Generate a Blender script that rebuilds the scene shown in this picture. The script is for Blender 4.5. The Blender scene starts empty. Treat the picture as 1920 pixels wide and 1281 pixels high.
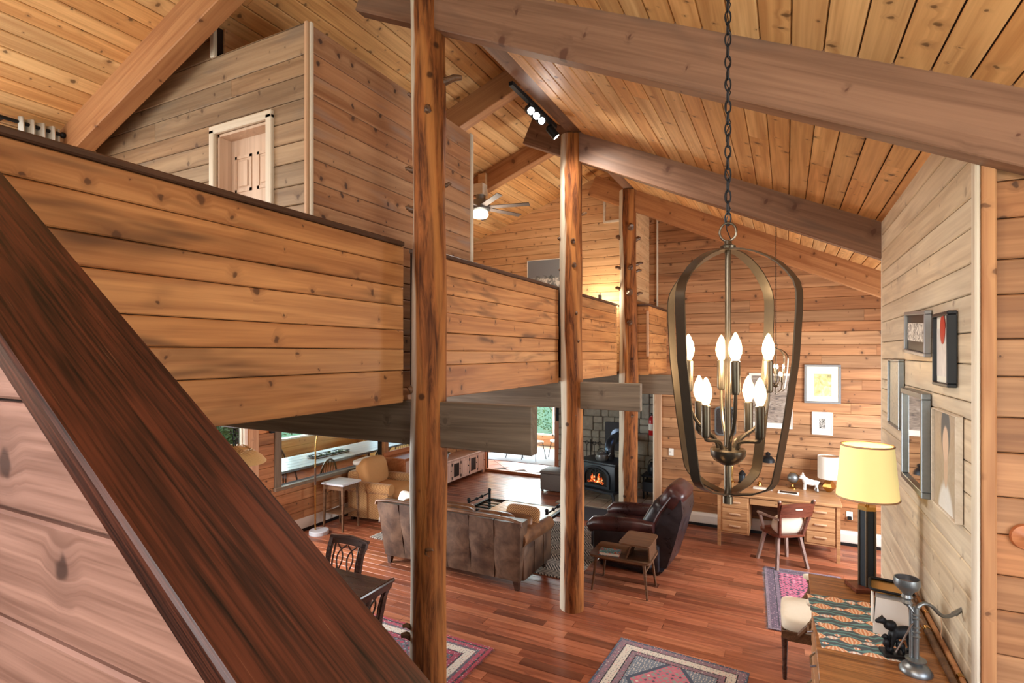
import bpy, bmesh, math, random
from mathutils import Vector, Matrix
random.seed(7)
S = bpy.context.scene
C = S.collection
PI = math.pi
# ------------------------------------------------------------------ camera
H = 2.8                       # eye height above the living room floor
FPX = 1012.0                  # focal length in pixels of the 1920 wide frame
YAW = math.atan(515/FPX)
cam_d = bpy.data.cameras.new('camera'); cam = bpy.data.objects.new('camera', cam_d); C.objects.link(cam)
cam.location = (0, 0, H); cam.rotation_euler = (PI/2, 0, YAW)
cam_d.sensor_width = 36; cam_d.lens = 36*FPX/1920; cam_d.shift_y = 21.5/1920
cam_d.clip_start = .02; cam_d.clip_end = 200
S.camera = cam
# ------------------------------------------------------------------ view, world, daylight
S.view_settings.view_transform = 'Standard'; S.view_settings.look = 'None'
S.view_settings.gamma = 1; S.view_settings.use_curve_mapping = False
S.view_settings.exposure = 0.62
S.cycles.use_denoising = True
S.cycles.max_bounces = 5; S.cycles.diffuse_bounces = 3; S.cycles.glossy_bounces = 2; S.cycles.transmission_bounces = 4
S.cycles.use_adaptive_sampling = True; S.cycles.adaptive_threshold = .06
S.cycles.sample_clamp_indirect = 6
S.cycles.caustics_reflective = False; S.cycles.caustics_refractive = False
W = bpy.data.worlds.new('sky'); S.world = W; W.use_nodes = True
_n = W.node_tree.nodes; _bg = _n['Background']
_sky = _n.new('ShaderNodeTexSky'); _sky.sky_type = 'NISHITA'; _sky.sun_elevation = math.radians(48); _sky.sun_rotation = math.radians(200)
_sky.sun_disc = False; _sky.air_density = 1.2; _sky.dust_density = 2.5
W.node_tree.links.new(_sky.outputs[0], _bg.inputs[0]); _bg.inputs[1].default_value = .55
def daylight(name, loc, target, sx, sy, power, col=(.95, .985, 1)):
    """soft area light placed at a window opening"""
    d = bpy.data.lights.new(name, 'AREA'); d.shape = 'RECTANGLE'; d.size = sx; d.size_y = sy
    d.energy = power; d.color = col
    o = bpy.data.objects.new(name, d); C.objects.link(o); o.location = loc
    o.rotation_euler = (Vector(target)-Vector(loc)).to_track_quat('-Z', 'Z').to_euler()
    return o
daylight('fill_light_back_high', (-.6, -2.2, 4.1), (-1.2, 6, 2.9), 3.1, 1.8, 52)  # added fill light, at an unseen upper opening behind the camera
daylight('fill_light_back_low', (-.6, -2.2, 1.45), (-1.4, 6, 1.0), 3.1, 1.6, 15)  # added fill from behind the camera, lower unseen opening
daylight('daylight_loft_window', (-5.12, 1.0, 3.85), (0, 2.6, 3.5), 2.1, 1.0, 26)
daylight('fill_light_loft_back', (-4.0, -2.2, 3.7), (-3.4, 6, 3.6), 1.6, 1.4, 32)  # added fill light for the loft, its back opening is unseen
daylight('daylight_dining_window', (-10.62, 8.2, 1.6), (0, 8.0, .9), 4.9, 1.45, 430)
daylight('daylight_entry_window', (-6.66, 4.1, 1.3), (0, 4.6, .6), 1.8, 1.9, 150)
daylight('daylight_sunroom_window', (-6.67, 15.25, 1.4), (-5.2, 5, .3), 2.4, 2.1, 420)
daylight('daylight_side_window', (2.25, 7.2, 1.75), (-1.5, 7.6, .6), 1.9, 1.6, 150)
daylight('fill_light_near_side', (2.25, 1.0, 2.2), (-3, 3.0, 2.7), 2.2, 1.5, 42)  # added fill to brighten the parapet, from an unseen side opening
# ------------------------------------------------------------------ projection helpers (pixel of the photo -> point of the place)
F_ = Vector((-math.sin(YAW), math.cos(YAW), 0)); R_ = Vector((math.cos(YAW), math.sin(YAW), 0))
def ray(px, py): return F_ + R_*((px-960)/FPX) + Vector((0, 0, (662-py)/FPX))
def onz(px, py, z=0):
    r = ray(px, py); return Vector((0, 0, H)) + r*((z-H)/r.z)
def ony(px, py, y):
    r = ray(px, py); return Vector((0, 0, H)) + r*(y/r.y)
def onx(px, py, x):
    r = ray(px, py); return Vector((0, 0, H)) + r*(x/r.x)
# ------------------------------------------------------------------ materials
M = {}
def lin(c):
    return tuple((v/12.92 if v <= .04045 else ((v+.055)/1.055)**2.4) for v in c)
def rgb(r, g, b): return lin((r/255, g/255, b/255))+(1,)
class NT:
    def __init__(s, name):
        m = bpy.data.materials.new(name); m.use_nodes = True
        s.m = m; s.t = m.node_tree; s.n = s.t.nodes; s.b = s.n['Principled BSDF']; M[name] = m
    def add(s, ty, **kw):
        nd = s.n.new(ty)
        for k, v in kw.items(): setattr(nd, k, v)
        return nd
    def link(s, a, b): s.t.links.new(a, b)
    def val(s, sock, v):
        if hasattr(v, 'is_output') or hasattr(v, 'links'): s.link(v, sock)
        else: sock.default_value = v
    def math(s, op, a, b=0, c=0, clamp=False):
        nd = s.add('ShaderNodeMath', operation=op, use_clamp=clamp)
        s.val(nd.inputs[0], a); s.val(nd.inputs[1], b); s.val(nd.inputs[2], c); return nd.outputs[0]
    def vmath(s, op, a, b):
        nd = s.add('ShaderNodeVectorMath', operation=op); s.val(nd.inputs[0], a); s.val(nd.inputs[1], b); return nd.outputs[0]
    def comb(s, x, y, z):
        nd = s.add('ShaderNodeCombineXYZ'); s.val(nd.inputs[0], x); s.val(nd.inputs[1], y); s.val(nd.inputs[2], z); return nd.outputs[0]
    def sep(s, v):
        nd = s.add('ShaderNodeSeparateXYZ'); s.link(v, nd.inputs[0]); return nd.outputs
    def noise(s, v, scale=5, detail=3, rough=.55, dist=0):
        nd = s.add('ShaderNodeTexNoise'); s.link(v, nd.inputs['Vector'])
        nd.inputs['Scale'].default_value = scale; nd.inputs['Detail'].default_value = detail
        nd.inputs['Roughness'].default_value = rough; nd.inputs['Distortion'].default_value = dist
        return nd.outputs['Fac']
    def ramp(s, f, stops, interp='LINEAR'):
        nd = s.add('ShaderNodeValToRGB'); nd.color_ramp.interpolation = interp
        e = nd.color_ramp.elements
        while len(e) > 1: e.remove(e[-1])
        e[0].position = stops[0][0]; e[0].color = stops[0][1]
        for p, c in stops[1:]:
            q = e.new(p); q.color = c
        s.link(f, nd.inputs[0]); return nd.outputs[0]
    def mix(s, f, a, b, blend='MIX'):
        nd = s.add('ShaderNodeMix', data_type='RGBA', blend_type=blend)
        s.val(nd.inputs[0], f); s.val(nd.inputs[6], a); s.val(nd.inputs[7], b); return nd.outputs[2]
    def smooth(s, v, a, b):
        nd = s.add('ShaderNodeMapRange', interpolation_type='SMOOTHSTEP'); s.val(nd.inputs[0], v)
        nd.inputs[1].default_value = a; nd.inputs[2].default_value = b; nd.inputs[3].default_value = 0; nd.inputs[4].default_value = 1
        return nd.outputs[0]
    def obj(s): return s.add('ShaderNodeTexCoord').outputs['Object']
    def rnd(s):
        a = s.add('ShaderNodeObjectInfo').outputs['Random']; g = s.add('ShaderNodeNewGeometry').outputs['Random Per Island']
        return s.math('FRACT', s.math('MULTIPLY_ADD', g, 7.31, a))
    def bump(s, h, strength=.2, dist=.01):
        nd = s.add('ShaderNodeBump'); nd.inputs['Strength'].default_value = strength; nd.inputs['Distance'].default_value = dist
        s.link(h, nd.inputs['Height']); s.link(nd.outputs[0], s.b.inputs['Normal'])
    def set(s, **kw):
        for k, v in kw.items():
            s.val(s.b.inputs[k.replace('_', ' ')], v)
        return s.m
DS = .84
def desat(c):
    l = .3*c[0]+.55*c[1]+.15*c[2]
    return tuple(l+(v-l)*DS for v in c[:3])+(1,)
def wood(name, dark, light, knot=.75, kscale=5.2, kcol=None, rough=.55, axis='X', gs=1., var=.18, hue=.005, stain=None, stain_amt=.5, coat=0., band=.45, kfrac=.55, bump=.12, warm=None, alts=None, scratch=0.):
    """pine-like timber: grain along the piece's own length, knots, board to board variation"""
    t = NT(name); o = t.sep(t.obj()); r = t.rnd()
    if axis == 'X': x, y, z = o[0], o[1], o[2]
    elif axis == 'Y': x, y, z = o[1], o[0], o[2]
    else: x, y, z = o[2], o[0], o[1]
    x = t.math('MULTIPLY_ADD', r, 37.7, x); y = t.math('MULTIPLY_ADD', r, 11.3, y); z = t.math('MULTIPLY_ADD', r, 5.9, z)
    yz = t.math('ADD', y, t.math('MULTIPLY', z, .8))
    # knots
    vo = t.add('ShaderNodeTexVoronoi', voronoi_dimensions='2D'); vo.inputs['Scale'].default_value = kscale
    wob = t.noise(t.comb(x, yz, 0), 26, 1)
    t.link(t.comb(t.math('MULTIPLY_ADD', wob, .035, t.math('MULTIPLY', x, 1.25)), t.math('MULTIPLY_ADD', wob, -.03, yz), 0), vo.inputs['Vector'])
    vc = t.sep(vo.outputs['Color'])
    keep = t.math('LESS_THAN', vc[0], kfrac)
    size = t.math('MULTIPLY_ADD', t.math('POWER', vc[1], 2.2), .11, .028)
    d = vo.outputs['Distance']
    k_in = t.math('MULTIPLY', keep, t.math('SUBTRACT', 1, t.smooth(t.math('DIVIDE', d, size), .55, 1.15), clamp=True))
    k_out = t.math('MULTIPLY', keep, t.math('SUBTRACT', 1, t.smooth(t.math('DIVIDE', d, size), .6, 3.4), clamp=True))
    yw = t.math('MULTIPLY_ADD', k_out, .022, yz)
    # grain
    fine = t.noise(t.comb(t.math('MULTIPLY', x, 1.8*gs), t.math('MULTIPLY', yw, 70*gs), t.math('MULTIPLY', z, 70*gs)), 1, 2, .6, .2)
    wide = t.noise(t.comb(t.math('MULTIPLY', x, .8*gs), t.math('MULTIPLY', yw, 13*gs), t.math('MULTIPLY', z, 13*gs)), 1, 2, .5, 1.0)
    f = t.math('MULTIPLY_ADD', t.math('SUBTRACT', fine, .5), band, wide)
    f = t.smooth(f, .1, .9)
    dark = desat(dark); light = desat(light)
    col = t.mix(f, dark, light)
    if warm is not None:     # second tone some boards take on
        r2 = t.math('FRACT', t.math('MULTIPLY', r, 13.7))
        col = t.mix(t.math('MULTIPLY', r2, .75), col, warm, 'MULTIPLY')
    if alts is not None: col = t.mix(1., col, t.ramp(t.math('FRACT', t.math('MULTIPLY', r, 23.9)), alts, 'CONSTANT'), 'MULTIPLY')
    br = t.math('MULTIPLY_ADD', t.math('FRACT', t.math('MULTIPLY', r, 5.13)), 2*var, 1-var)
    hs = t.add('ShaderNodeHueSaturation'); t.link(col, hs.inputs['Color']); t.link(br, hs.inputs['Value'])
    hs.inputs['Hue'].default_value = .5+hue
    col = hs.outputs[0]
    if stain is not None:
        sn = t.noise(t.comb(t.math('MULTIPLY', x, .9), t.math('MULTIPLY', yz, 4.5), z), 1.4, 2, .65, .6)
        col = t.mix(t.math('MULTIPLY', t.smooth(sn, .52, .78), stain_amt), col, stain)
    kc = kcol if kcol else tuple(v*.28 for v in dark[:3])+(1,)
    col = t.mix(t.math('MULTIPLY', k_out, .35*knot), col, tuple(v*.55 for v in dark[:3])+(1,))
    col = t.mix(t.math('MULTIPLY', k_in, knot), col, kc)
    if scratch:
        sn = t.noise(t.comb(t.math('MULTIPLY', x, 2.2), t.math('MULTIPLY', yz, 230), 0), 1, 1)
        sp = t.noise(t.comb(t.math('MULTIPLY', x, 5), t.math('MULTIPLY', yz, 8), 0), 1, 1)
        col = t.mix(t.math('MULTIPLY', t.math('MULTIPLY', t.smooth(sn, .70, .76), t.smooth(sp, .5, .7)), scratch), col, rgb(196, 150, 110))
    t.bump(t.math('ADD', fine, t.math('MULTIPLY', wide, .6)), bump, .004)
    t.set(Base_Color=col, Roughness=t.math('MULTIPLY_ADD', fine, .2, rough-.1), Coat_Weight=coat, Coat_Roughness=.12)
    t.b.inputs['Specular IOR Level'].default_value = .35
    return t.m
def plain(name, col, rough=.5, metal=0., var=.06, nscale=40, bump=.0, spec=.5, coat=0, alpha=1., trans=0., ior=1.45, sheen=0., aniso=0):
    t = NT(name); p = t.obj()
    n = t.noise(p, nscale, 3)
    hs = t.add('ShaderNodeHueSaturation'); hs.inputs['Color'].default_value = col
    t.link(t.math('MULTIPLY_ADD', n, 2*var, 1-var), hs.inputs['Value'])
    t.set(Base_Color=hs.outputs[0], Roughness=rough, Metallic=metal, Coat_Weight=coat, Alpha=alpha, Transmission_Weight=trans, IOR=ior, Sheen_Weight=sheen)
    t.b.inputs['Specular IOR Level'].default_value = spec
    if bump: t.bump(n, bump, .004)
    return t.m
def leather(name, a, b, rough=.38, scale=6):
    t = NT(name); p = t.obj()
    n1 = t.noise(p, scale, 4, .6, .4); n2 = t.noise(p, 180, 2)
    col = t.mix(t.smooth(n1, .3, .72), a, b)
    t.set(Base_Color=col, Roughness=t.math('MULTIPLY_ADD', n1, .25, rough-.1)); t.b.inputs['Specular IOR Level'].default_value = .45
    t.bump(t.math('MULTIPLY_ADD', n2, .25, n1), .25, .012)
    return t.m
def emit(name, col, strength):
    t = NT(name); t.b.inputs['Base Color'].default_value = col
    t.b.inputs['Emission Color'].default_value = col; t.b.inputs['Emission Strength'].default_value = strength
    return t.m
def woven(name, a, b, scale=60, rough=.9, axes=(0, 1)):
    """checked weave"""
    t = NT(name); o = t.sep(t.obj())
    def st(c): return t.math('SINE', t.math('MULTIPLY', c, scale*2))
    k = t.math('MULTIPLY', st(t.math('ADD', o[axes[0]], t.math('MULTIPLY', o[1], .5))), st(o[axes[1]]))
    f = t.smooth(k, -.35, .35)
    n = t.noise(t.obj(), 25, 3)
    col = t.mix(f, a, b); col = t.mix(t.math('MULTIPLY', n, .35), col, tuple(v*.75 for v in a[:3])+(1,))
    t.set(Base_Color=col, Roughness=rough, Sheen_Weight=.2); t.b.inputs['Specular IOR Level'].default_value = .15
    t.bump(k, .25, .004)
    return t.m
# timber of the house
wood('parapet_pine', rgb(164, 98, 46), rgb(218, 152, 86), knot=.85, var=.12, stain=rgb(96, 64, 40), stain_amt=.9, warm=rgb(255, 226, 196), kscale=5.6)
wood('far_wall_pine', rgb(148, 94, 54), rgb(198, 140, 90), knot=.85, var=.18, stain=rgb(108, 72, 48), stain_amt=.7, warm=rgb(255, 222, 196))
wood('upper_wall_pine', rgb(202, 144, 92), rgb(236, 186, 132), knot=.8, var=.07, stain=rgb(186, 132, 90), stain_amt=.35, warm=rgb(255, 238, 222), kscale=6.5)
wood('ceiling_pine', rgb(192, 136, 76), rgb(242, 194, 128), knot=.85, var=.11, stain=rgb(176, 116, 66), stain_amt=.45, warm=rgb(255, 222, 190), kscale=5.8)
wood('whitewashed_pine', rgb(190, 166, 138), rgb(230, 212, 184), knot=.5, var=.05, stain=rgb(160, 146, 132), stain_amt=.5, kfrac=.35, kcol=rgb(120, 96, 78), warm=rgb(255, 244, 232))
wood('grey_pine', rgb(128, 96, 68), rgb(176, 144, 110), knot=.7, var=.16, stain=rgb(116, 104, 94), stain_amt=.7, kfrac=.4, kcol=rgb(80, 58, 44), warm=rgb(255, 236, 220))
wood('loft_side_pine', rgb(150, 96, 62), rgb(196, 148, 108), knot=.85, var=.10, stain=rgb(150, 136, 130), stain_amt=.6, warm=rgb(255, 222, 200), rough=.42, kcol=rgb(66, 50, 48))
wood('beam_fir', rgb(112, 72, 50), rgb(158, 110, 82), knot=.75, var=.05, stain=rgb(100, 78, 66), stain_amt=.7, kscale=3.4, gs=.8, kcol=rgb(82, 46, 34), rough=.5)
wood('orange_beam_fir', rgb(160, 92, 46), rgb(206, 140, 82), knot=.7, var=.06, stain=rgb(146, 86, 48), stain_amt=.4, kscale=3.8, gs=.8)
wood('brown_beam', rgb(94, 76, 58), rgb(136, 114, 92), knot=.35, var=.05, stain=rgb(92, 82, 72), stain_amt=.6, kfrac=.25, gs=1.2, rough=.55)
wood('stair_pine', rgb(122, 78, 60), rgb(170, 118, 96), knot=.8, var=.06, hue=.001, stain=rgb(104, 74, 62), stain_amt=.6, kscale=3.2, kfrac=.40, rough=.5, kcol=rgb(50, 30, 24), gs=1.4, band=.8)
wood('rail_mahogany', rgb(13, 6, 5), rgb(98, 38, 13), knot=.0, var=.0, hue=.004, stain=rgb(14, 8, 7), stain_amt=.94, kfrac=.0, gs=2.6, rough=.40, coat=.0, band=1.0, bump=.05, scratch=.55)
wood('dark_cap', rgb(58, 34, 22), rgb(98, 62, 42), knot=.2, var=.03, rough=.45, kfrac=.2)
wood('trim_pine', rgb(182, 130, 92), rgb(216, 168, 128), knot=.3, var=.05, kfrac=.2, rough=.5)
wood('pale_trim', rgb(204, 184, 158), rgb(232, 216, 196), knot=.0, var=.03, kfrac=.0, rough=.45)
wood('door_pine', rgb(200, 160, 132), rgb(228, 192, 166), knot=.0, var=.03, kfrac=.0, axis='Z', rough=.45)
wood('floor_cherry', rgb(136, 76, 50), rgb(208, 138, 98), knot=.15, var=.16, hue=.001, kfrac=.12, gs=1.3, rough=.36, coat=.12, band=.4, bump=.03, alts=[(0, (.78, .56, .46, 1)), (.35, (.66, .44, .36, 1)), (.58, (.92, .74, .62, 1)), (.72, (.86, .64, .55, 1)), (.90, (.42, .30, .25, 1))])
wood('oak_top', rgb(104, 52, 16), rgb(186, 114, 48), knot=.0, var=.03, kfrac=.0, gs=1.6, rough=.36, axis='Y', coat=.1, band=.9)
wood('desk_oak', rgb(158, 100, 54), rgb(204, 146, 92), knot=.1, var=.03, kfrac=.1, gs=1.6, rough=.38)
wood('walnut', rgb(76, 46, 28), rgb(128, 86, 56), knot=.1, var=.04, kfrac=.1, gs=1.8, rough=.38)
wood('red_chair_wood', rgb(78, 30, 18), rgb(128, 58, 36), knot=.1, var=.04, kfrac=.1, gs=1.6, rough=.3, coat=.2)
wood('grey_leg_wood', rgb(120, 86, 74), rgb(176, 146, 134), knot=.1, var=.05, kfrac=.1, axis='Z', rough=.35)
wood('dark_dining_wood', rgb(46, 26, 20), rgb(92, 58, 46), knot=.05, var=.04, kfrac=.1, gs=1.5, rough=.3, coat=.2)
wood('bamboo', rgb(178, 122, 60), rgb(226, 176, 106), knot=.0, var=.12, kfrac=.05, gs=2.2, rough=.3, coat=.3)
wood('orange_dresser', rgb(176, 88, 40), rgb(216, 128, 70), knot=.1, var=.04, kfrac=.1, rough=.4)
wood('pink_cabinet', rgb(214, 160, 138), rgb(238, 196, 176), knot=.05, var=.03, kfrac=.1, rough=.4, axis='Z')
wood('yellow_log', rgb(206, 136, 62), rgb(240, 184, 104), knot=.5, var=.06, kfrac=.3, rough=.5)
plain('joint_dark', rgb(46, 26, 16), .9)
plain('white_paint', rgb(236, 230, 222), .45, var=.02)
plain('heater_white', rgb(226, 218, 208), .4, var=.02)
plain('black_iron', rgb(34, 35, 38), .5, .6, var=.2, nscale=60, bump=.1)
plain('cast_iron', rgb(44, 50, 56), .42, .35, var=.2, nscale=70, bump=.12)
plain('pipe_steel', rgb(78, 90, 106), .3, .8, var=.12)
plain('bronze', rgb(96, 84, 70), .30, .85, var=.08, nscale=90)
plain('brass', rgb(196, 152, 84), .25, 1., var=.08)
plain('chrome', rgb(170, 172, 176), .2, 1., var=.05)
plain('pewter', rgb(134, 138, 140), .38, .85, var=.15, nscale=50, bump=.08)
plain('black_plastic', rgb(22, 22, 24), .4, 0, var=.1)
plain('cream_fabric', rgb(226, 214, 194), .85, var=.06, nscale=30, bump=.15, spec=.2)
plain('white_fabric', rgb(232, 226, 218), .9, var=.05, nscale=20, bump=.12, spec=.2)
plain('curtain_cloth', rgb(208, 206, 198), .9, var=.06, nscale=14, spec=.1)
plain('tan_fabric', rgb(198, 146, 96), .9, var=.12, nscale=90, bump=.25, spec=.15)
plain('ceramic_white', rgb(240, 234, 230), .25, var=.02, coat=.4)
plain('paper_white', rgb(238, 232, 222), .7, var=.02)
plain('mat_cream', rgb(228, 222, 208), .8, var=.02)
plain('silver_frame', rgb(150, 150, 152), .35, .5, var=.08)
plain('black_frame', rgb(36, 38, 42), .4, .1, var=.1)
plain('gold_frame', rgb(176, 134, 72), .4, .5, var=.15)
plain('red_paint', rgb(186, 30, 34), .3, var=.05, coat=.3)
plain('grey_box', rgb(96, 84, 78), .75, var=.12, nscale=50, bump=.15)
plain('slate_mat', rgb(70, 72, 78), .8, var=.18, nscale=14, bump=.1)
plain('white_top', rgb(196, 196, 202), .3, var=.03)
plain('wicker', rgb(212, 172, 116), .7, var=.2, nscale=120, bump=.3)
plain('grey_rug', rgb(168, 172, 178), .95, var=.12, nscale=8, spec=.05)
plain('mortar', rgb(120, 114, 104), .9, var=.1)
plain('leaf_green', rgb(96, 128, 84), .6, var=.3, nscale=12)
plain('kettle_grey', rgb(120, 122, 122), .35, .6, var=.1)
def clear_glass():
    t = NT('glass_pane'); out = t.n['Material Output']; t.n.remove(t.b)
    tr = t.add('ShaderNodeBsdfTransparent'); tr.inputs[0].default_value = rgb(240, 246, 244); gl = t.add('ShaderNodeBsdfGlossy'); gl.inputs['Roughness'].default_value = .03
    mx = t.add('ShaderNodeMixShader'); mx.inputs[0].default_value = .05
    t.link(tr.outputs[0], mx.inputs[1]); t.link(gl.outputs[0], mx.inputs[2]); t.link(mx.outputs[0], out.inputs[0])
clear_glass()
leather('sofa_leather', rgb(64, 45, 35), rgb(114, 87, 68), .42, 5)
leather('tan_leather', rgb(84, 54, 36), rgb(134, 92, 60), .40, 6)
leather('burgundy_leather', rgb(44, 22, 22), rgb(78, 42, 40), .28, 5)
leather('black_leather', rgb(30, 26, 30), rgb(56, 50, 54), .28, 5)
woven('checked_cushion', rgb(120, 76, 44), rgb(196, 150, 102), 105, axes=(0, 2))
woven('armchair_weave', rgb(160, 116, 74), rgb(196, 150, 102), 110, axes=(0, 2))
def stone_mat():
    t = NT('field_stone'); p = t.obj(); r = t.rnd()
    n = t.noise(t.vmath('ADD', p, t.comb(t.math('MULTIPLY', r, 31), r, 0)), 9, 5, .65)
    col = t.mix(n, rgb(120, 116, 104), rgb(196, 192, 178))
    hs = t.add('ShaderNodeHueSaturation'); t.link(col, hs.inputs['Color']); t.link(t.math('MULTIPLY_ADD', r, .4, .8), hs.inputs['Value'])
    t.set(Base_Color=hs.outputs[0], Roughness=.85); t.bump(n, .5, .02)
stone_mat()
def tile_mat(name, a, b, rough=.4):
    t = NT(name); r = t.rnd(); n = t.noise(t.obj(), 6, 4)
    hs = t.add('ShaderNodeHueSaturation'); t.link(t.mix(n, a, b), hs.inputs['Color']); t.link(t.math('MULTIPLY_ADD', r, .25, .88), hs.inputs['Value'])
    t.set(Base_Color=hs.outputs[0], Roughness=rough)
tile_mat('terracotta_tile', rgb(178, 92, 68), rgb(212, 132, 104)); tile_mat('hearth_tile', rgb(150, 128, 110), rgb(196, 176, 152), .5)
def log_mat():
    """peeled log: warm heartwood with a pale strip of sapwood along one side"""
    t = NT('peeled_log'); p = t.obj(); o = t.sep(p); r = t.rnd()
    q = t.comb(t.math('MULTIPLY', o[0], 26), t.math('MULTIPLY', o[1], 26), t.math('MULTIPLY_ADD', r, 9, t.math('MULTIPLY', o[2], 2.4)))
    g = t.noise(q, 1, 4, .7, .8)
    big = t.noise(t.comb(t.math('MULTIPLY', o[0], 7), t.math('MULTIPLY', o[1], 7), t.math('MULTIPLY_ADD', r, 21, t.math('MULTIPLY', o[2], .55))), 1, 3, .5, 1.)
    col = t.mix(t.smooth(g, .3, .7), rgb(70, 36, 18), rgb(158, 94, 48))
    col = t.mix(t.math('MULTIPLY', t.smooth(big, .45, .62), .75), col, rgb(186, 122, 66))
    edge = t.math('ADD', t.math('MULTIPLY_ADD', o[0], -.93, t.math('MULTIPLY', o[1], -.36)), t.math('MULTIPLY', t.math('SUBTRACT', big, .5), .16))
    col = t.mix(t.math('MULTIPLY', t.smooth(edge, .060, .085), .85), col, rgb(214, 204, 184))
    vo = t.add('ShaderNodeTexVoronoi'); vo.inputs['Scale'].default_value = 3.6; t.link(t.vmath('ADD', p, t.comb(t.math('MULTIPLY', r, 17), 0, 0)), vo.inputs['Vector'])
    k = t.math('SUBTRACT', 1, t.smooth(vo.outputs['Distance'], .05, .11), clamp=True)
    col = t.mix(t.math('MULTIPLY', k, .85), col, rgb(52, 28, 16))
    t.set(Base_Color=col, Roughness=.68); t.b.inputs['Specular IOR Level'].default_value = .2
    t.bump(t.math('MULTIPLY_ADD', big, .8, g), .6, .014)
log_mat()
# ------------------------------------------------------------------ mesh building
class MB:
    def __init__(s): s.v = []; s.f = []
    def add(s, vs, fs, mat=None):
        b = len(s.v)
        s.v += [tuple(mat @ Vector(p)) if mat is not None else tuple(p) for p in vs]
        s.f += [tuple(i+b for i in f) for f in fs]; return s
    def box(s, x0, x1, y0, y1, z0, z1, mat=None):
        v = [(x0, y0, z0), (x1, y0, z0), (x1, y1, z0), (x0, y1, z0), (x0, y0, z1), (x1, y0, z1), (x1, y1, z1), (x0, y1, z1)]
        return s.add(v, [(0, 3, 2, 1), (4, 5, 6, 7), (0, 1, 5, 4), (1, 2, 6, 5), (2, 3, 7, 6), (3, 0, 4, 7)], mat)
    def rbox(s, x0, x1, y0, y1, z0, z1, r=.01, seg=2, mat=None):
        bm = bmesh.new(); bmesh.ops.create_cube(bm, size=1)
        for v in bm.verts: v.co = Vector(((x0+x1)/2+v.co.x*(x1-x0), (y0+y1)/2+v.co.y*(y1-y0), (z0+z1)/2+v.co.z*(z1-z0)))
        r = min(r, (x1-x0)*.49, (y1-y0)*.49, (z1-z0)*.49)
        bmesh.ops.bevel(bm, geom=bm.edges[:], offset=r, segments=seg, profile=.5, affect='EDGES', clamp_overlap=True)
        bm.verts.index_update()
        s.add([v.co[:] for v in bm.verts], [[v.index for v in f.verts] for f in bm.faces], mat); bm.free(); return s
    def taper(s, p, q, a, b, c=None, d=None, up=(0, 0, 1)):
        """bar from p to q with section a x b at p, c x d at q"""
        p = Vector(p); q = Vector(q); c = c or a; d = d or b; w = (q-p).normalized(); u = Vector(up)
        if abs(w.dot(u)) > .95: u = Vector((1, 0, 0))
        r = w.cross(u).normalized(); u = r.cross(w)
        vs = []
        for P, m, n in ((p, a, b), (q, c, d)):
            vs += [P-r*m/2-u*n/2, P+r*m/2-u*n/2, P+r*m/2+u*n/2, P-r*m/2+u*n/2]
        return s.add(vs, [(0, 3, 2, 1), (4, 5, 6, 7), (0, 1, 5, 4), (1, 2, 6, 5), (2, 3, 7, 6), (3, 0, 4, 7)])
    def tube(s, pts, r, seg=10, closed=False, caps=True):
        pts = [Vector(p) for p in pts]; n = len(pts)
        rs = list(r) if isinstance(r, (list, tuple)) else [r]*n
        T = []
        for i in range(n):
            if closed: d = pts[(i+1) % n]-pts[i-1]
            else: d = pts[min(i+1, n-1)]-pts[max(i-1, 0)]
            T.append(d.normalized())
        u = T[0].orthogonal().normalized(); vs = []; fs = []
        for i in range(n):
            u = (u-T[i]*u.dot(T[i])).normalized(); w = T[i].cross(u)
            for k in range(seg):
                a = 2*PI*k/seg; vs.append(pts[i]+(u*math.cos(a)+w*math.sin(a))*rs[i])
        for i in range(n if closed else n-1):
            j = (i+1) % n
            for k in range(seg):
                l = (k+1) % seg; fs.append((i*seg+k, i*seg+l, j*seg+l, j*seg+k))
        if caps and not closed: fs += [tuple(range(seg-1, -1, -1)), tuple(range((n-1)*seg, n*seg))]
        return s.add(vs, fs)
    def strap(s, pts, w, t, side):
        """flat band along pts; side = width direction"""
        pts = [Vector(p) for p in pts]; n = len(pts); sd = Vector(side).normalized(); vs = []; fs = []
        for i in range(n):
            d = (pts[min(i+1, n-1)]-pts[max(i-1, 0)]).normalized(); nn = d.cross(sd).normalized()
            vs += [pts[i]-sd*w/2-nn*t/2, pts[i]+sd*w/2-nn*t/2, pts[i]+sd*w/2+nn*t/2, pts[i]-sd*w/2+nn*t/2]
        for i in range(n-1):
            for k in range(4):
                l = (k+1) % 4; fs.append((i*4+k, i*4+l, i*4+4+l, i*4+4+k))
        fs += [(3, 2, 1, 0), (n*4-4, n*4-3, n*4-2, n*4-1)]
        return s.add(vs, fs)
    def lathe(s, prof, seg=20, c=(0, 0, 0), mat=None):
        vs = []; fs = []; n = len(prof)
        for (r, z) in prof:
            for k in range(seg):
                a = 2*PI*k/seg; vs.append((c[0]+r*math.cos(a), c[1]+r*math.sin(a), c[2]+z))
        for i in range(n-1):
            for k in range(seg):
                l = (k+1) % seg; fs.append((i*seg+k, i*seg+l, i*seg+seg+l, i*seg+seg+k))
        if prof[0][0] > 1e-4: fs.append(tuple(range(seg-1, -1, -1)))
        if prof[-1][0] > 1e-4: fs.append(tuple(range((n-1)*seg, n*seg)))
        return s.add(vs, fs, mat)
    def prism(s, poly, a, b, axis='Z', mat=None):
        n = len(poly)
        f = {'Z': lambda p, h: (p[0], p[1], h), 'Y': lambda p, h: (p[0], h, p[1]), 'X': lambda p, h: (h, p[0], p[1])}[axis]
        vs = [f(p, a) for p in poly]+[f(p, b) for p in poly]
        fs = [tuple(range(n-1, -1, -1)), tuple(range(n, 2*n))]+[(i, (i+1) % n, n+(i+1) % n, n+i) for i in range(n)]
        return s.add(vs, fs, mat)
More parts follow.
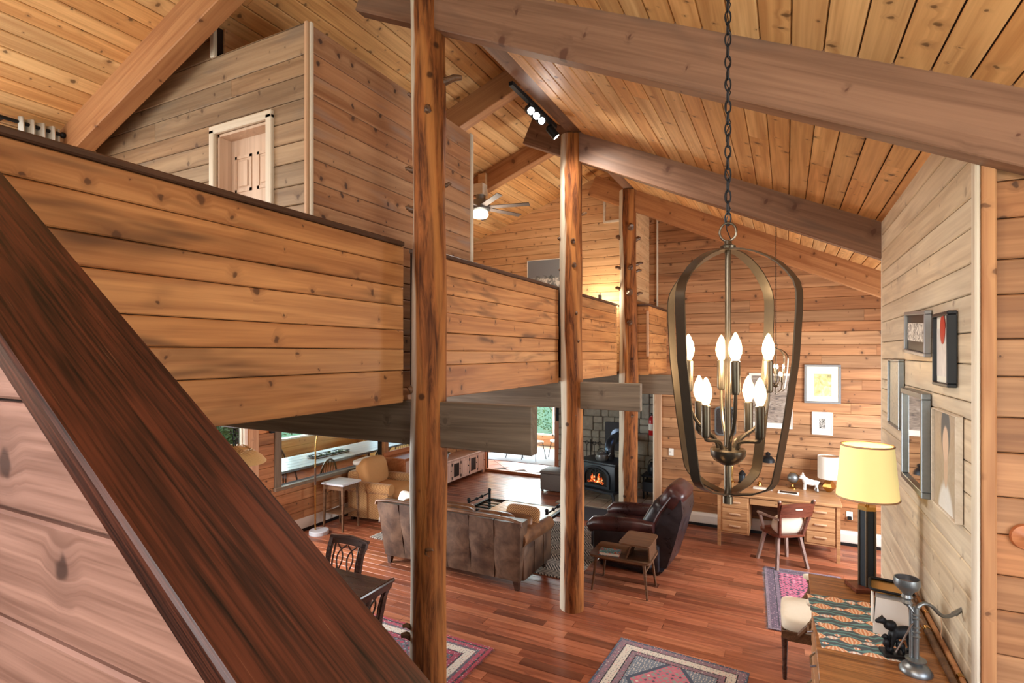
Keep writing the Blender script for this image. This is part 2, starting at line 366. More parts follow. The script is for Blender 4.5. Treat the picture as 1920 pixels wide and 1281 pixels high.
    def ell(s, c, rx, ry, rz, e1=1., e2=1., nu=20, nv=12, mat=None):
        """superellipsoid: e<1 boxy (cushions)"""
        def sp(w, m): return math.copysign(abs(w)**m, w)
        vs = []; fs = []
        for j in range(nv+1):
            p = -PI/2+PI*j/nv
            for i in range(nu):
                t = 2*PI*i/nu
                vs.append((c[0]+rx*sp(math.cos(p), e1)*sp(math.cos(t), e2), c[1]+ry*sp(math.cos(p), e1)*sp(math.sin(t), e2), c[2]+rz*sp(math.sin(p), e1)))
        for j in range(nv):
            for i in range(nu):
                l = (i+1) % nu; fs.append((j*nu+i, j*nu+l, j*nu+nu+l, j*nu+nu+i))
        return s.add(vs, fs, mat)
    def build(s, name, mat, parent=None, smooth=40, loc=None, rot=None):
        me = bpy.data.meshes.new(name); me.from_pydata(s.v, [], s.f); me.validate()
        bm = bmesh.new(); bm.from_mesh(me); bmesh.ops.remove_doubles(bm, verts=bm.verts, dist=1e-6)
        bmesh.ops.recalc_face_normals(bm, faces=bm.faces); bm.to_mesh(me); bm.free()
        if smooth:
            me.polygons.foreach_set('use_smooth', [True]*len(me.polygons)); me.set_sharp_from_angle(angle=math.radians(smooth))
        me.materials.append(M[mat])
        return link(name, me, parent, loc, rot)
def link(name, me, parent=None, loc=None, rot=None):
    o = bpy.data.objects.new(name, me); C.objects.link(o); o.parent = parent
    if loc is not None: o.location = loc
    if rot is not None: o.rotation_euler = rot
    return o
def tag(o, label, cat, group=None):
    o['label'] = label; o['category'] = cat
    if group: o['group'] = group
    return o
def thing(name, label, cat, loc=(0, 0, 0), rz=0, group=None):
    o = link(name, None, None, loc, (0, 0, rz)); o.empty_display_size = .1
    return tag(o, label, cat, group)
def struct(o): o['kind'] = 'structure'; return o
def copy_tree(o, parent=None):
    c = o.copy(); C.objects.link(c); c.parent = parent
    for ch in list(o.children): copy_tree(ch, c)
    return c
def bez(p0, p1, p2, p3, n=12):
    p0, p1, p2, p3 = map(Vector, (p0, p1, p2, p3))
    return [p0*(1-t)**3+p1*3*t*(1-t)**2+p2*3*t*t*(1-t)+p3*t**3 for t in [i/n for i in range(n+1)]]
_bc = {}
def board_mesh(L, w, t, mat, xa=0, xb=0):
    """plank along local X, width local Y, face at local Z = t with eased edges; xa, xb shift the ends at the upper edge"""
    key = (round(L, 3), round(w, 3), round(t, 3), mat, round(xa, 3), round(xb, 3))
    if key in _bc: return _bc[key]
    c = min(.005, w*.1, t*.4)
    sec = [(0, 0), (w, 0), (w, t-c), (w-c, t), (c, t), (0, t-c)]
    vs = []
    for end in (0, 1):
        for (y, z) in sec:
            k = y/w; vs.append(((xa*k) if end == 0 else L+xb*k, y, z))
    fs = [(0, 1, 2, 3, 4, 5)[::-1], (6, 7, 8, 9, 10, 11)]+[(i, (i+1) % 6, 6+(i+1) % 6, 6+i) for i in range(6)]
    me = bpy.data.meshes.new('board'); me.from_pydata(vs, [], fs)
    bm = bmesh.new(); bm.from_mesh(me); bmesh.ops.recalc_face_normals(bm, faces=bm.faces); bm.to_mesh(me); bm.free()
    me.materials.append(M[mat]); _bc[key] = me; return me
def place(me, name, parent, O, U, V, N):
    o = bpy.data.objects.new(name, me); C.objects.link(o); o.parent = parent
    m = Matrix.Identity(4)
    for i, a in enumerate((U, V, N)):
        m[0][i], m[1][i], m[2][i] = a[0], a[1], a[2]
    m[0][3], m[1][3], m[2][3] = O[0], O[1], O[2]
    o.matrix_local = m
    return o
def plank_wall(name, O, U, V, rows, left, right, mat, holes=(), maxlen=(2.2, 4.0), t=.018, back=.06, name_board='board', parent=None, gap=.004, joints=True, backmat='joint_dark', rseed=1, jit=.0):
    """wall of separate planks: rows = heights of the joints, left(v)/right(v) = outline, holes = (u0,u1,v0,v1)"""
    rs = random.Random(rseed)
    O, U, V = Vector(O), Vector(U).normalized(), Vector(V).normalized(); N = U.cross(V)
    bk = MB(); pieces = []
    for v0, v1 in zip(rows[:-1], rows[1:]):
        segs = [(left(v0), right(v0), left(v1), right(v1), v0, v1)]
        for (h0, h1, g0, g1) in holes:
            out = []
            for (a0, b0, a1, b1, p, q) in segs:
                if g1 <= p+1e-4 or g0 >= q-1e-4 or h1 <= max(a0, a1) or h0 >= min(b0, b1): out.append((a0, b0, a1, b1, p, q)); continue
                if h0 > max(a0, a1)+.01: out.append((a0, h0, a1, h0, p, q))
                if h1 < min(b0, b1)-.01: out.append((h1, b0, h1, b1, p, q))
                ua, ub = max(h0, a0), min(h1, b0)
                if g0 > p+.01: out.append((ua, ub, ua, ub, p, g0))
                if g1 < q-.01: out.append((ua, ub, ua, ub, g1, q))
            segs = out
        pieces += segs
    bs = []
    for (a0, b0, a1, b1, p, q) in pieces:
        vs = []
        for n in (-back, 0):
            for (u, v) in ((a0, p), (b0, p), (b1, q), (a1, q)): vs.append(O+U*u+V*v+N*n)
        bk.add(vs, [(0, 3, 2, 1), (4, 5, 6, 7), (0, 1, 5, 4), (1, 2, 6, 5), (2, 3, 7, 6), (3, 0, 4, 7)])
        L = min(b0, b1)-max(a0, a1); cuts = [a0]
        if joints and L > maxlen[1]:
            u = max(a0, a1)+rs.uniform(.5*maxlen[0], maxlen[1])
            while u < min(b0, b1)-.6:
                cuts.append(u); u += rs.uniform(*maxlen)
        cuts.append(b0)
        for i in range(len(cuts)-1):
            s0, s1 = cuts[i], cuts[i+1]; first, last = i == 0, i == len(cuts)-2
            g = gap/2
            bs.append((s0+(0 if first else .001), s1-(0 if last else .001), p+g, q-g, (a1-a0) if first else 0, (b1-b0) if last else 0, first, last))
    if parent is None:
        w = bk.build(name, backmat, None, smooth=0)
    else: w = bk.build(name, backmat, parent, smooth=0)
    for (s0, s1, p, q, xa, xb, first, last) in bs:
        me = board_mesh(s1-s0, q-p, t+rs.uniform(0, jit), mat, xa, xb)
        place(me, name_board, w, O+U*s0+V*p, U, V, N)
    return w
def rows_of(v0, v1, sizes):
    r = [v0]; i = 0
    while r[-1] < v1-.05:
        r.append(min(v1, r[-1]+sizes[i % len(sizes)])); i += 1
    r[-1] = v1
    return r
def timber(name, p, q, w, d, mat, parent=None, ext=0, up=(0, 0, 1)):
    """squared beam from p to q: w across, d deep, eased edges, grain along it"""
    p, q = Vector(p), Vector(q); L = (q-p).length; U = (q-p).normalized(); Z = Vector(up)
    if abs(U.dot(Z)) > .99: Z = Vector((0, 1, 0))
    Vv = Z.cross(U).normalized(); N = U.cross(Vv)
    mb = MB().rbox(0, L, -w/2, w/2, -d/2, d/2, .006, 1)
    o = mb.build(name, mat, parent, smooth=0)
    m = Matrix.Identity(4)
    for i, a in enumerate((U, Vv, N)): m[0][i], m[1][i], m[2][i] = a
    m[0][3], m[1][3], m[2][3] = p
    o.matrix_local = m
    return o
# ================================================================== the house
def zr(x): return 5.185-.466*(x+1.95)        # underside of the right roof
def zl(x): return 5.76+.37*(x+2.12)          # underside of the left (loft) roof
XR, XL, YB = 2.4, -6.78, -2.3                # outer right wall, lower left wall, wall behind
YF, YK = 9.25, 11.2                          # far wall, far end of the room under the loft
ZL = 2.52                                    # loft floor
XU = -5.24                                   # loft outer wall
sr = math.sqrt(1+.466**2); sl = math.sqrt(1+.37**2)
# ceilings: every plank its own piece
ce = struct(plank_wall('ceiling', (-1.96, YB, zr(-1.96)), (0, 1, 0), (1, 0, -.466), rows_of(0, (XR+.1+1.96)*sr, [.146]), lambda v: 0, lambda v: YF-YB+.1, 'ceiling_pine', maxlen=(3.0, 5.0), t=.02, gap=.007, rseed=3))
cl = struct(plank_wall('ceiling', (-2.12, 8.2, zl(-2.12)), (0, -1, 0), (-1, 0, -.37), rows_of(0, (-2.12-XU+.1)*sl, [.140]), lambda v: 0, lambda v: 8.2-YB, 'ceiling_pine', maxlen=(2.6, 4.6), t=.02, gap=.007, rseed=4))
# far wall and loft end wall
far = struct(plank_wall('wall_far', (0, YF, 0), (1, 0, 0), (0, 0, 1), rows_of(0, 5.24, [.185, .16, .195, .15, .17]), lambda v: -1.90 if v < 2.2 else -2.10, lambda v: min(XR, (5.185-v)/.466-1.95), 'far_wall_pine', maxlen=(1.6, 3.4), rseed=5))
def _lw(v): return max(XU, (v-5.76)/.37-2.12)
struct(plank_wall('wall_loft_end', (0, 8.13, 0), (1, 0, 0), (0, 0, 1), rows_of(ZL, 5.76, [.137, .13, .142]), _lw, lambda v: min(-2.09, max(-2.12, (5.185-v)/.466-1.95)), 'upper_wall_pine', maxlen=(1.8, 3.2), rseed=6))
struct(plank_wall('wall_loft_return', (-2.10, 8.13, 0), (0, 1, 0), (0, 0, 1), rows_of(2.2, 5.25, [.185, .16, .195]), lambda v: 0, lambda v: YF-8.13, 'upper_wall_pine', rseed=7))
# whitewashed partition on the right and the wall beside it
struct(plank_wall('wall_right_partition', (.74, 5.53, 0), (0, -1, 0), (0, 0, 1), [0, .17, .31, .47, .62, .77, .92, 1.08, 1.24, 1.40, 1.545, 1.71, 1.85, 2.0, 2.165, 2.31, 2.50, 2.58, 2.75, 2.89, 3.06, 3.195, 3.35, 3.485, 3.655, 3.80, zr(.74)], lambda v: 0, lambda v: 2.505, 'whitewashed_pine', joints=False, back=.10, rseed=8))
struct(plank_wall('wall_right_near', (0, 3.02, 0), (1, 0, 0), (0, 0, 1), rows_of(0, zr(.8), [.16, .19, .15, .175]), lambda v: .755, lambda v: min(XR, (5.185-v)/.466-1.95), 'far_wall_pine', joints=False, rseed=9))
wr = struct(plank_wall('wall_right', (XR, YF, 0), (0, -1, 0), (0, 0, 1), rows_of(0, zr(XR)+.02, [.3]), lambda v: 0, lambda v: YF-YB, 'far_wall_pine', holes=[(1.05, 3.05, .9, 2.6), (7.1, 9.4, 1.4, 3.0)], maxlen=(3, 6), rseed=10))  # the opening nearer the camera is unseen, added for the side fill
# wall behind the camera with unseen openings added for the fill lights, gable on both roof sides
wb = struct(plank_wall('wall_back', (0, YB, 0), (-1, 0, 0), (0, 0, 1), rows_of(0, 5.76, [.32]), lambda v: max(-XR, -((5.185-v)/.466-1.95)) if v > 2.5 else -XR, lambda v: (-XL if v < 2.5 else -max(XU, (v-5.76)/.37-2.12)), 'far_wall_pine', holes=[(-1.0, 2.2, .6, 2.3), (-1.0, 2.2, 3.15, 5.05), (3.1, 4.85, 2.95, 4.5)], maxlen=(3, 6), rseed=11))
# loft floor, loft outer wall
lf = struct(MB().box(XL, -2.26, YB, YK, 2.487, ZL).build('floor_loft', 'orange_beam_fir', None, 0))
struct(plank_wall('wall_loft_left', (XU, YB, 0), (0, 1, 0), (0, 0, 1), rows_of(ZL, zl(XU), [.2]), lambda v: 0, lambda v: 8.13-YB, 'upper_wall_pine', holes=[(2.2, 4.45, 3.25, 4.44)], maxlen=(3, 5), rseed=12))
# room built into the loft: grey boarded front with a door, side wall, step back above
struct(plank_wall('wall_loft_room_front', (0, 2.5, 0), (1, 0, 0), (0, 0, 1), [ZL, 2.65, 2.79, 2.92, 3.07, 3.20, 3.34, 3.48, 3.61, 3.76, 3.89, 4.04, 4.17, 4.31, 4.44, 4.59, 4.72, 4.918, 4.919, 5.06, 5.185], lambda v: max(XU, (v-5.76)/.37-2.12), lambda v: -2.745 if v < 4.9185 else -3.675, 'grey_pine', holes=[(-3.63, -3.095, ZL, 4.36)], maxlen=(1.0, 1.9), rseed=13))
struct(plank_wall('wall_loft_room_side', (-2.745, 2.5, 0), (0, 1, 0), (0, 0, 1), rows_of(ZL, 4.918, [.137, .15, .13]), lambda v: 0, lambda v: 2.0, 'loft_side_pine', joints=False, rseed=14))
struct(plank_wall('wall_loft_room_step', (-3.675, 2.56, 0), (0, 1, 0), (0, 0, 1), [4.918, 5.05, 5.185], lambda v: 0, lambda v: 1.94, 'upper_wall_pine', joints=False, rseed=15, backmat='upper_wall_pine'))
struct(MB().box(XU, -2.80, 2.56, 4.5, 4.86, 4.90).build('ceiling_loft_room', 'upper_wall_pine', None, 0))
struct(MB().box(XU, -2.80, 4.44, 4.5, ZL, 4.86).build('wall_loft_room_back', 'upper_wall_pine', None, 0))
_tn = [0]
def trim(p, q, w, d, mat='pale_trim', up=(0, 0, 1)):
    _tn[0] += 1
    return struct(timber('trim_%d' % _tn[0], p, q, w, d, mat, up=up))
trim((-2.74, 2.492, ZL), (-2.74, 2.492, 4.925), .03, .04, 'trim_pine')
trim((-2.718, 2.505, ZL), (-2.718, 2.505, 4.925), .014, .03, 'pale_trim')
trim((-2.73, 4.49, ZL), (-2.73, 4.49, 4.925), .03, .05, 'pale_trim')
trim((-3.665, 2.48, 4.918), (-3.665, 2.48, 5.19), .05, .03, 'pale_trim')
# loft door
dr = struct(link('door_1', None, None, (-3.3625, 2.5, ZL)))
for a, b in (((-.295, -.03, 0), (-.295, -.03, 1.87)), ((.295, -.03, 0), (.295, -.03, 1.87))):
    timber('casing', a, b, .055, .03, 'pale_trim', dr)
timber('casing', (-.3225, -.03, 1.868), (.3225, -.03, 1.868), .03, .057, 'pale_trim', dr)
MB().box(-.2675, -.25, -.01, .13, 0, 1.84).box(.25, .2675, -.01, .13, 0, 1.84).box(-.2675, .2675, -.01, .13, 1.822, 1.84).build('jamb', 'door_pine', dr, 0)
leaf = MB().box(-.25, .25, .085, .12, 0, 1.822).build('door_leaf', 'door_pine', dr, 0)
for (x0, x1) in ((-.205, -.03), (.03, .205)):
    for (z0, z1) in ((.16, .72), (.84, 1.34), (1.44, 1.70)):
        p = MB(); p.box(x0, x1, .079, .086, z0, z0+.02).box(x0, x1, .079, .086, z1-.02, z1).box(x0, x0+.02, .079, .086, z0, z1).box(x1-.02, x1, .079, .086, z0, z1)
        p.rbox(x0+.035, x1-.035, .076, .09, z0+.035, z1-.035, .008, 1); p.build('door_panel', 'door_pine', leaf, 0)
# ---- parapet of the loft, in three bays, dark cap rail on top
PR = [2.8+k for k in (-.324, -.1125, .024, .147, .306, .426, .570, .690)]
PR2 = [2.8+k for k in (-.325, -.088, .016, .148, .293, .428, .570, .690)]
def parapet(y0, y1, rows, sd):
    w = plank_wall('wall_loft_parapet', (-2.24, y0, 0), (0, 1, 0), (0, 0, 1), rows, lambda v: 0, lambda v: y1-y0, 'parapet_pine', joints=False, back=.09, rseed=sd, t=.02, jit=.006)
    struct(w)
    timber('cap_rail', (-2.272, y0, 3.505), (-2.272, y1, 3.505), .14, .03, 'dark_cap', w)
parapet(.62, 2.80, PR, 21); parapet(3.02, 5.47, PR2, 22); parapet(5.69, 7.74, PR2, 23)
w = struct(plank_wall('wall_loft_parapet', (0, 7.95, 0), (1, 0, 0), (0, 0, 1), PR2, lambda v: -2.24, lambda v: -1.80, 'parapet_pine', joints=False, back=.08, rseed=24))
timber('cap_rail', (-2.25, 7.965, 3.505), (-1.77, 7.965, 3.505), .11, .03, 'dark_cap', w)
timber('corner_strip', (-1.81, 7.918, 2.75), (-1.81, 7.918, 3.42), .035, .022, 'trim_pine', w)
w = struct(plank_wall('wall_loft_parapet', (-1.81, 7.95, 0), (0, 1, 0), (0, 0, 1), PR2, lambda v: 0, lambda v: 1.3, 'parapet_pine', joints=False, back=.08, rseed=25))
timber('cap_rail', (-1.84, 7.92, 3.505), (-1.84, YF, 3.505), .12, .03, 'dark_cap', w)
# ---- lower left wall with the opening to the dining room and a window
struct(plank_wall('wall_left', (XL, YB, 0), (0, 1, 0), (0, 0, 1), [0, .17, .33, .50, .66, .80, .96, 1.12, 1.30, 1.46, 1.63, 1.79, 1.95, 2.12, 2.29, 2.487], lambda v: 0, lambda v: YK-YB, 'far_wall_pine', holes=[(5.64-YB, 7.93-YB, .80, 2.30), (8.08-YB, 9.6-YB, .80, 2.30), (3.1-YB, 5.07-YB, .15, 2.25)], maxlen=(1.8, 3.5), rseed=26, back=.10))
wl = XL+.02
trim((wl, 5.58, .78), (wl, 5.58, 2.36), .12, .05, 'brown_beam', up=(1, 0, 0))
trim((wl+.01, 5.50, .775), (wl+.01, 9.66, .775), .10, .05, 'brown_beam')
trim((wl, 8.005, .8), (wl, 8.005, 2.3), .13, .06, 'orange_beam_fir', up=(1, 0, 0))
trim((wl, 5.17, 0), (wl, 5.17, 2.36), .16, .04, 'trim_pine', up=(1, 0, 0))
trim((wl-.02, 5.06, .1), (wl-.02, 5.06, 2.3), .05, .04, 'white_paint', up=(1, 0, 0))
wd = struct(link('window_1', None, None, (XL-.05, 4.09, 0)))
MB().box(-.02, .02, -.98, -.93, .15, 2.25).box(-.02, .02, .93, .98, .15, 2.25).box(-.02, .02, -.98, .98, .15, .21).box(-.02, .02, -.98, .98, 2.19, 2.25).build('window_frame', 'white_paint', wd, 0)
MB().box(-.003, .003, -.93, .93, .21, 2.19).build('pane', 'glass_pane', wd, 0)
# ---- far end under the loft: opening to the sunroom, then the stone hearth wall
struct(plank_wall('wall_hearth_side', (0, YK, 0), (1, 0, 0), (0, 0, 1), rows_of(0, 2.487, [.16, .18]), lambda v: XL, lambda v: -1.90, 'far_wall_pine', holes=[(-6.36, -4.60, 0, 2.12)], maxlen=(1.8, 3), rseed=27))
struct(plank_wall('wall_alcove_side', (-1.90, YK, 0), (0, -1, 0), (0, 0, 1), rows_of(0, 2.487, [.16, .18]), lambda v: 0, lambda v: YK-YF, 'far_wall_pine', rseed=28))
trim((-6.42, YK-.05, 0), (-6.42, YK-.05, 2.2), .12, .06, 'orange_dresser')
trim((-4.54, YK-.05, 0), (-4.54, YK-.05, 2.2), .12, .06, 'orange_dresser')
trim((-6.5, YK-.05, 2.17), (-4.46, YK-.05, 2.17), .06, .12, 'orange_dresser')
trim((-6.36, YK-.02, .03), (-4.60, YK-.02, .03), .14, .06, 'orange_dresser')
trim((-1.93, YF-.035, 0), (-1.93, YF-.035, 2.2), .12, .03, 'trim_pine')
trim((-2.0, YF-.02, 0), (-2.0, YF-.02, 2.2), .025, .06, 'pale_trim')
trim((-1.945, YF-.03, 3.4), (-1.945, YF-.03, 5.10), .03, .025, 'pale_trim')
trim((.755, 5.545, 0), (.755, 5.545, zr(.75)), .07, .03, 'pale_trim')
trim((.764, 2.985, 0), (.764, 2.985, zr(.77)-.02), .05, .075, 'orange_beam_fir')
trim((.728, 2.985, 0), (.728, 2.985, zr(.73)-.02), .02, .06, 'pale_trim')
st = struct(MB().box(-4.46, -1.90, 11.03, YK-.02, 0, 2.487).build('wall_stone', 'mortar', None, 0))
rs = random.Random(31); z = 0; 
while z < 2.45:
    hh = min(rs.choice((.15, .2, .26, .3)), 2.487-z); x = -4.46
    while x < -1.93:
        ww = min(rs.uniform(.16, .42), -1.90-x)
        if -1.90-(x+ww) < .1: ww = -1.90-x
        split = hh > .24 and rs.random() < .4
        for (za, zb) in (((z, z+hh*.55), (z+hh*.55, z+hh)) if split else ((z, z+hh),)):
            dpt = rs.uniform(.015, .055)
            MB().rbox(x+.006, x+ww-.006, 11.03-dpt, 11.05, za+.006, zb-.006, .014, 1).build('stone', 'field_stone', st, 0)
        x += ww
    z += hh
# ---- floor: base, planks laid across the room
fl = struct(MB().box(XL, XR, YB, YK, -.08, -.012).build('floor', 'joint_dark', None, 0))
rs = random.Random(41); pl = []
y = 2.2; bw = .120
while y < YK-.02:
    x = XL+.02-rs.uniform(0, .5)
    while x < XR:
        L = rs.uniform(.5, 1.5); x1 = min(x+L, XR)
        xa = max(x, XL+.02)
        if x1-xa > .05: pl.append((xa, x1, y, min(y+bw, YK-.02)))
        x += L
    y += bw
def inview(p):
    xm, ym = (p[0]+p[1])/2, (p[2]+p[3])/2
    d = F_.x*xm+F_.y*ym; a = (R_.x*xm+R_.y*ym)/max(d, .1)
    px, py = 960+a*FPX, 662+H/max(d, .1)*FPX
    ok = d > .5 and 560 < px < 1700 and 880 < py < 1300 and py > 318+1.16*px-560
    return ok, (p[1]-p[0])/max(d, .1)**2*(1 if 820 < px < 1560 else .4)
vis = sorted([p for p in pl if inview(p)[0]], key=lambda p: -inview(p)[1])[:290]
vs = set(vis); rest = MB()
for p in vis:
    place(board_mesh(round(p[1]-p[0], 2)-.0015, bw-.0012, .0125, 'floor_cherry'), 'floor_plank', fl, Vector((p[0], p[2], -.012)), (1, 0, 0), (0, 1, 0), (0, 0, 1))
for p in pl:
    if p not in vs: rest.box(p[0], p[1]-.0015, p[2], p[3]-.0012, -.012, 0)
o = rest.build('floor_planks', 'floor_cherry', fl, 0); o['kind'] = 'stuff'
# ---- stair wall in the foreground with its broad cap rail
SL = -.70
sw = struct(plank_wall('wall_stair', (0, .455, 0), (1, 0, 0), (0, 0, 1), rows_of(.06, 3.33, [.1, .19, .19, .185, .19, .19, .19, .19, .187]), lambda v: -2.30, lambda v: min(2.3, (1.925-v)/.70), 'stair_pine', joints=False, back=.13, gap=.006, rseed=51))
hr = timber('cap_rail', (-2.36, .55, 1.948+.70*2.36), (2.2, .55, 1.948-.70*2.2), .24, .045, 'rail_mahogany')
tag(hr, 'broad dark mahogany handrail sloping down across the foreground', 'handrail')
# ---- baseboard heaters
def heater(name, label, L, loc, rz):
    t = thing(name, label, 'heater', loc, rz)
    MB().prism([(0, .05), (-.055, .05), (-.06, .07), (-.06, .17), (-.035, .215), (0, .215)], 0, L, 'X').build('casing', 'heater_white', t, 0)
    MB().box(0, L, -.045, 0, 0, .05).build('base', 'black_plastic', t, 0)
    m = MB(); n = int(L/.03)
    for i in range(n): m.box(i*.03+.005, i*.03+.017, -.058, -.036, .18, .205, None)
    g = MB(); g.box(0.01, L-.01, -.056, -.037, .175, .21)
    return t
heater('baseboard_heater', 'white baseboard heater along the far wall behind the desk', 3.5, (-1.86, YF-.025, 0), 0)
heater('baseboard_heater', 'white baseboard heater under the dining room opening', 4.0, (XL+.03, 9.4, 0), -PI/2)
# ---- beams and posts
def rafter(y, lab, x0=-2.62, x1=XR):
    d = .335; zc = lambda x: zr(x)-d/2-.001
    return tag(timber('roof_beam', (x0, y, zc(x0)), (x1, y, zc(x1)), .10, d/sr, 'beam_fir'), lab, 'beam', 'sloping roof beams of the right roof')
rafter(2.905, 'nearest big brown roof beam crossing above the chandelier')
rafter(5.585, 'middle reddish roof beam running from second log post to white wall')
r3 = rafter(7.84, 'farthest orange roof beam in front of the far wall'); r3.data.materials[0] = M['orange_beam_fir']
def lrafter(y, lab, x0=XU):
    d = .28; zc = lambda x: zl(x)-d/2-.001
    return tag(timber('roof_beam', (-2.13, y, zc(-2.13)), (x0, y, zc(x0)), .13, d/sl, 'orange_beam_fir'), lab, 'beam', 'orange roof beams of the loft roof')
lrafter(2.29, 'orange roof beam at upper left in front of the loft door wall')
lrafter(4.80, 'short orange roof beam seen behind the nearest log post'); lrafter(6.26, 'orange roof beam carrying the ceiling fan')
tag(timber('ridge_beam', (-2.04, YB, 5.55), (-2.04, YF, 5.55), .16, .72, 'beam_fir'), 'dark ridge beam along the top of the log posts', 'beam')
def joist(y, x1, lab):
    tag(timber('floor_beam', (XL+.05, y, 2.3415), (x1, y, 2.3415), .085, .289, 'brown_beam'), lab, 'beam', 'dark brown beams under the loft')
joist(2.90, -1.325, 'nearest dark brown loft beam poking out past the first log post')
joist(5.555, -1.335, 'dark brown loft beam poking out past the second log post')
joist(7.98, -1.38, 'dark brown loft beam below the parapet corner at the far end')
def post(x, y, r, ztop, lab, stubs, seed, lean=0):
    t = thing('log_post', lab, 'post', (x, y, 0), 0, 'peeled log posts')
    rr = random.Random(seed); ph = [rr.uniform(0, 6.28) for _ in range(8)]
    mb = MB(); n, sg = 64, 26; vs = []; fs = []
    for i in range(n+1):
        z = ztop*i/n
        base = r*(1.06-.12*i/n)+.004*math.sin(z*2.1+ph[0])+.003*math.sin(z*5.3+ph[1])
        ox = .010*math.sin(z*1.1+ph[2])+lean*z; oy = .008*math.sin(z*1.4+ph[3])
        for k in range(sg):
            a = 2*PI*k/sg
            q = base*(1+.035*math.sin(2*a+ph[4]+z*.5)+.02*math.sin(3*a+ph[5]-z*.7)+.012*math.sin(5*a+ph[6]+z*1.9))
            dd = (a-(5.15+.12*math.sin(z*.9+ph[7]))+PI) % (2*PI)-PI     # drying crack down the log
            if abs(dd) < .14: q -= .02*(1-abs(dd)/.14)*(.5+.5*math.sin(z*1.7+ph[0]))
            vs.append((ox+q*math.cos(a), oy+q*math.sin(a), z))
    for i in range(n):
        for k in range(sg):
            l = (k+1) % sg; fs.append((i*sg+k, i*sg+l, i*sg+sg+l, i*sg+sg+k))
    fs += [tuple(range(sg-1, -1, -1)), tuple(range(n*sg, n*sg+sg))]
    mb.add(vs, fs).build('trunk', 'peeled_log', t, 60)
    for (z, a, L, rad) in stubs:
        d = Vector((math.cos(a), math.sin(a), .18)); b = Vector((0, 0, z))+d*(r*.75)
        e = b+d*(L+r*.25)
        MB().tube([b, b+d*r*.25, b+d*(L*.5+r*.25)+Vector((0, 0, .01)), e], [rad*1.5, rad*1.15, rad, rad*.75], 8).build('branch_stub', 'walnut', t, 50)
    return t
# a=angle: toward camera is about -1.1 rad, screen left 3.6, screen right .47
p1 = post(-2.095, 2.91, .118, 5.18, 'thick peeled log post nearest the camera', [(4.56, .40, .10, .022), (3.98, 3.6, .035, .016), (3.72, 3.7, .03, .018), (4.47, 3.6, .02, .012), (3.88, .5, .03, .012), (4.33, -1.0, .015, .018), (2.54, -2.2, .02, .02), (1.52, -.9, .012, .03), (.92, 3.7, .06, .022), (.99, 3.8, .05, .016), (.55, 3.7, .05, .014)], 61)
p2 = post(-2.10, 5.57, .125, 5.18, 'middle peeled log post standing beside the leather sofa', [(4.30, .45, .04, .014), (4.02, 3.7, .03, .018), (3.98, -1.1, .02, .02), (3.72, -1.0, .02, .022), (3.68, 3.7, .02, .012), (3.20, -.8, .015, .014), (2.9, -.6, .015, .012), (2.1, -.9, .012, .012), (4.6, 3.6, .015, .014)], 62)
p3 = post(-2.075, 7.84, .128, 5.18, 'farthest peeled log post with many branch stubs by the recliner', [(4.08, .45, .09, .022), (3.98, .5, .07, .02), (3.64, .45, .08, .022), (4.45, .45, .05, .03), (4.47, 3.6, .05, .03), (4.02, 3.6, .06, .026), (3.72, 3.6, .06, .024), (3.66, -1.1, .04, .035), (4.6, -1.0, .03, .04), (3.22, -1.1, .02, .03), (1.98, -.9, .03, .04), (1.86, -.8, .02, .026), (4.02, -1.0, .02, .03), (2.05, 0, .03, .03)], 63)
# ================================================================== living room furniture
def rrect(x0, x1, y0, y1, r, n=5):
    out = []
    for (cx, cy, a0) in ((x1-r, y1-r, 0), (x0+r, y1-r, PI/2), (x0+r, y0+r, PI), (x1-r, y0+r, 1.5*PI)):
        for i in range(n+1):
            a = a0+PI/2*i/n; out.append((cx+r*math.cos(a), cy+r*math.sin(a)))
    return out
def Rx(a, c=(0, 0, 0)): return Matrix.Translation(c) @ Matrix.Rotation(a, 4, 'X') @ Matrix.Translation(-Vector(c))
def Ry(a, c=(0, 0, 0)): return Matrix.Translation(c) @ Matrix.Rotation(a, 4, 'Y') @ Matrix.Translation(-Vector(c))
def Rz(a, c=(0, 0, 0)): return Matrix.Translation(c) @ Matrix.Rotation(a, 4, 'Z') @ Matrix.Translation(-Vector(c))
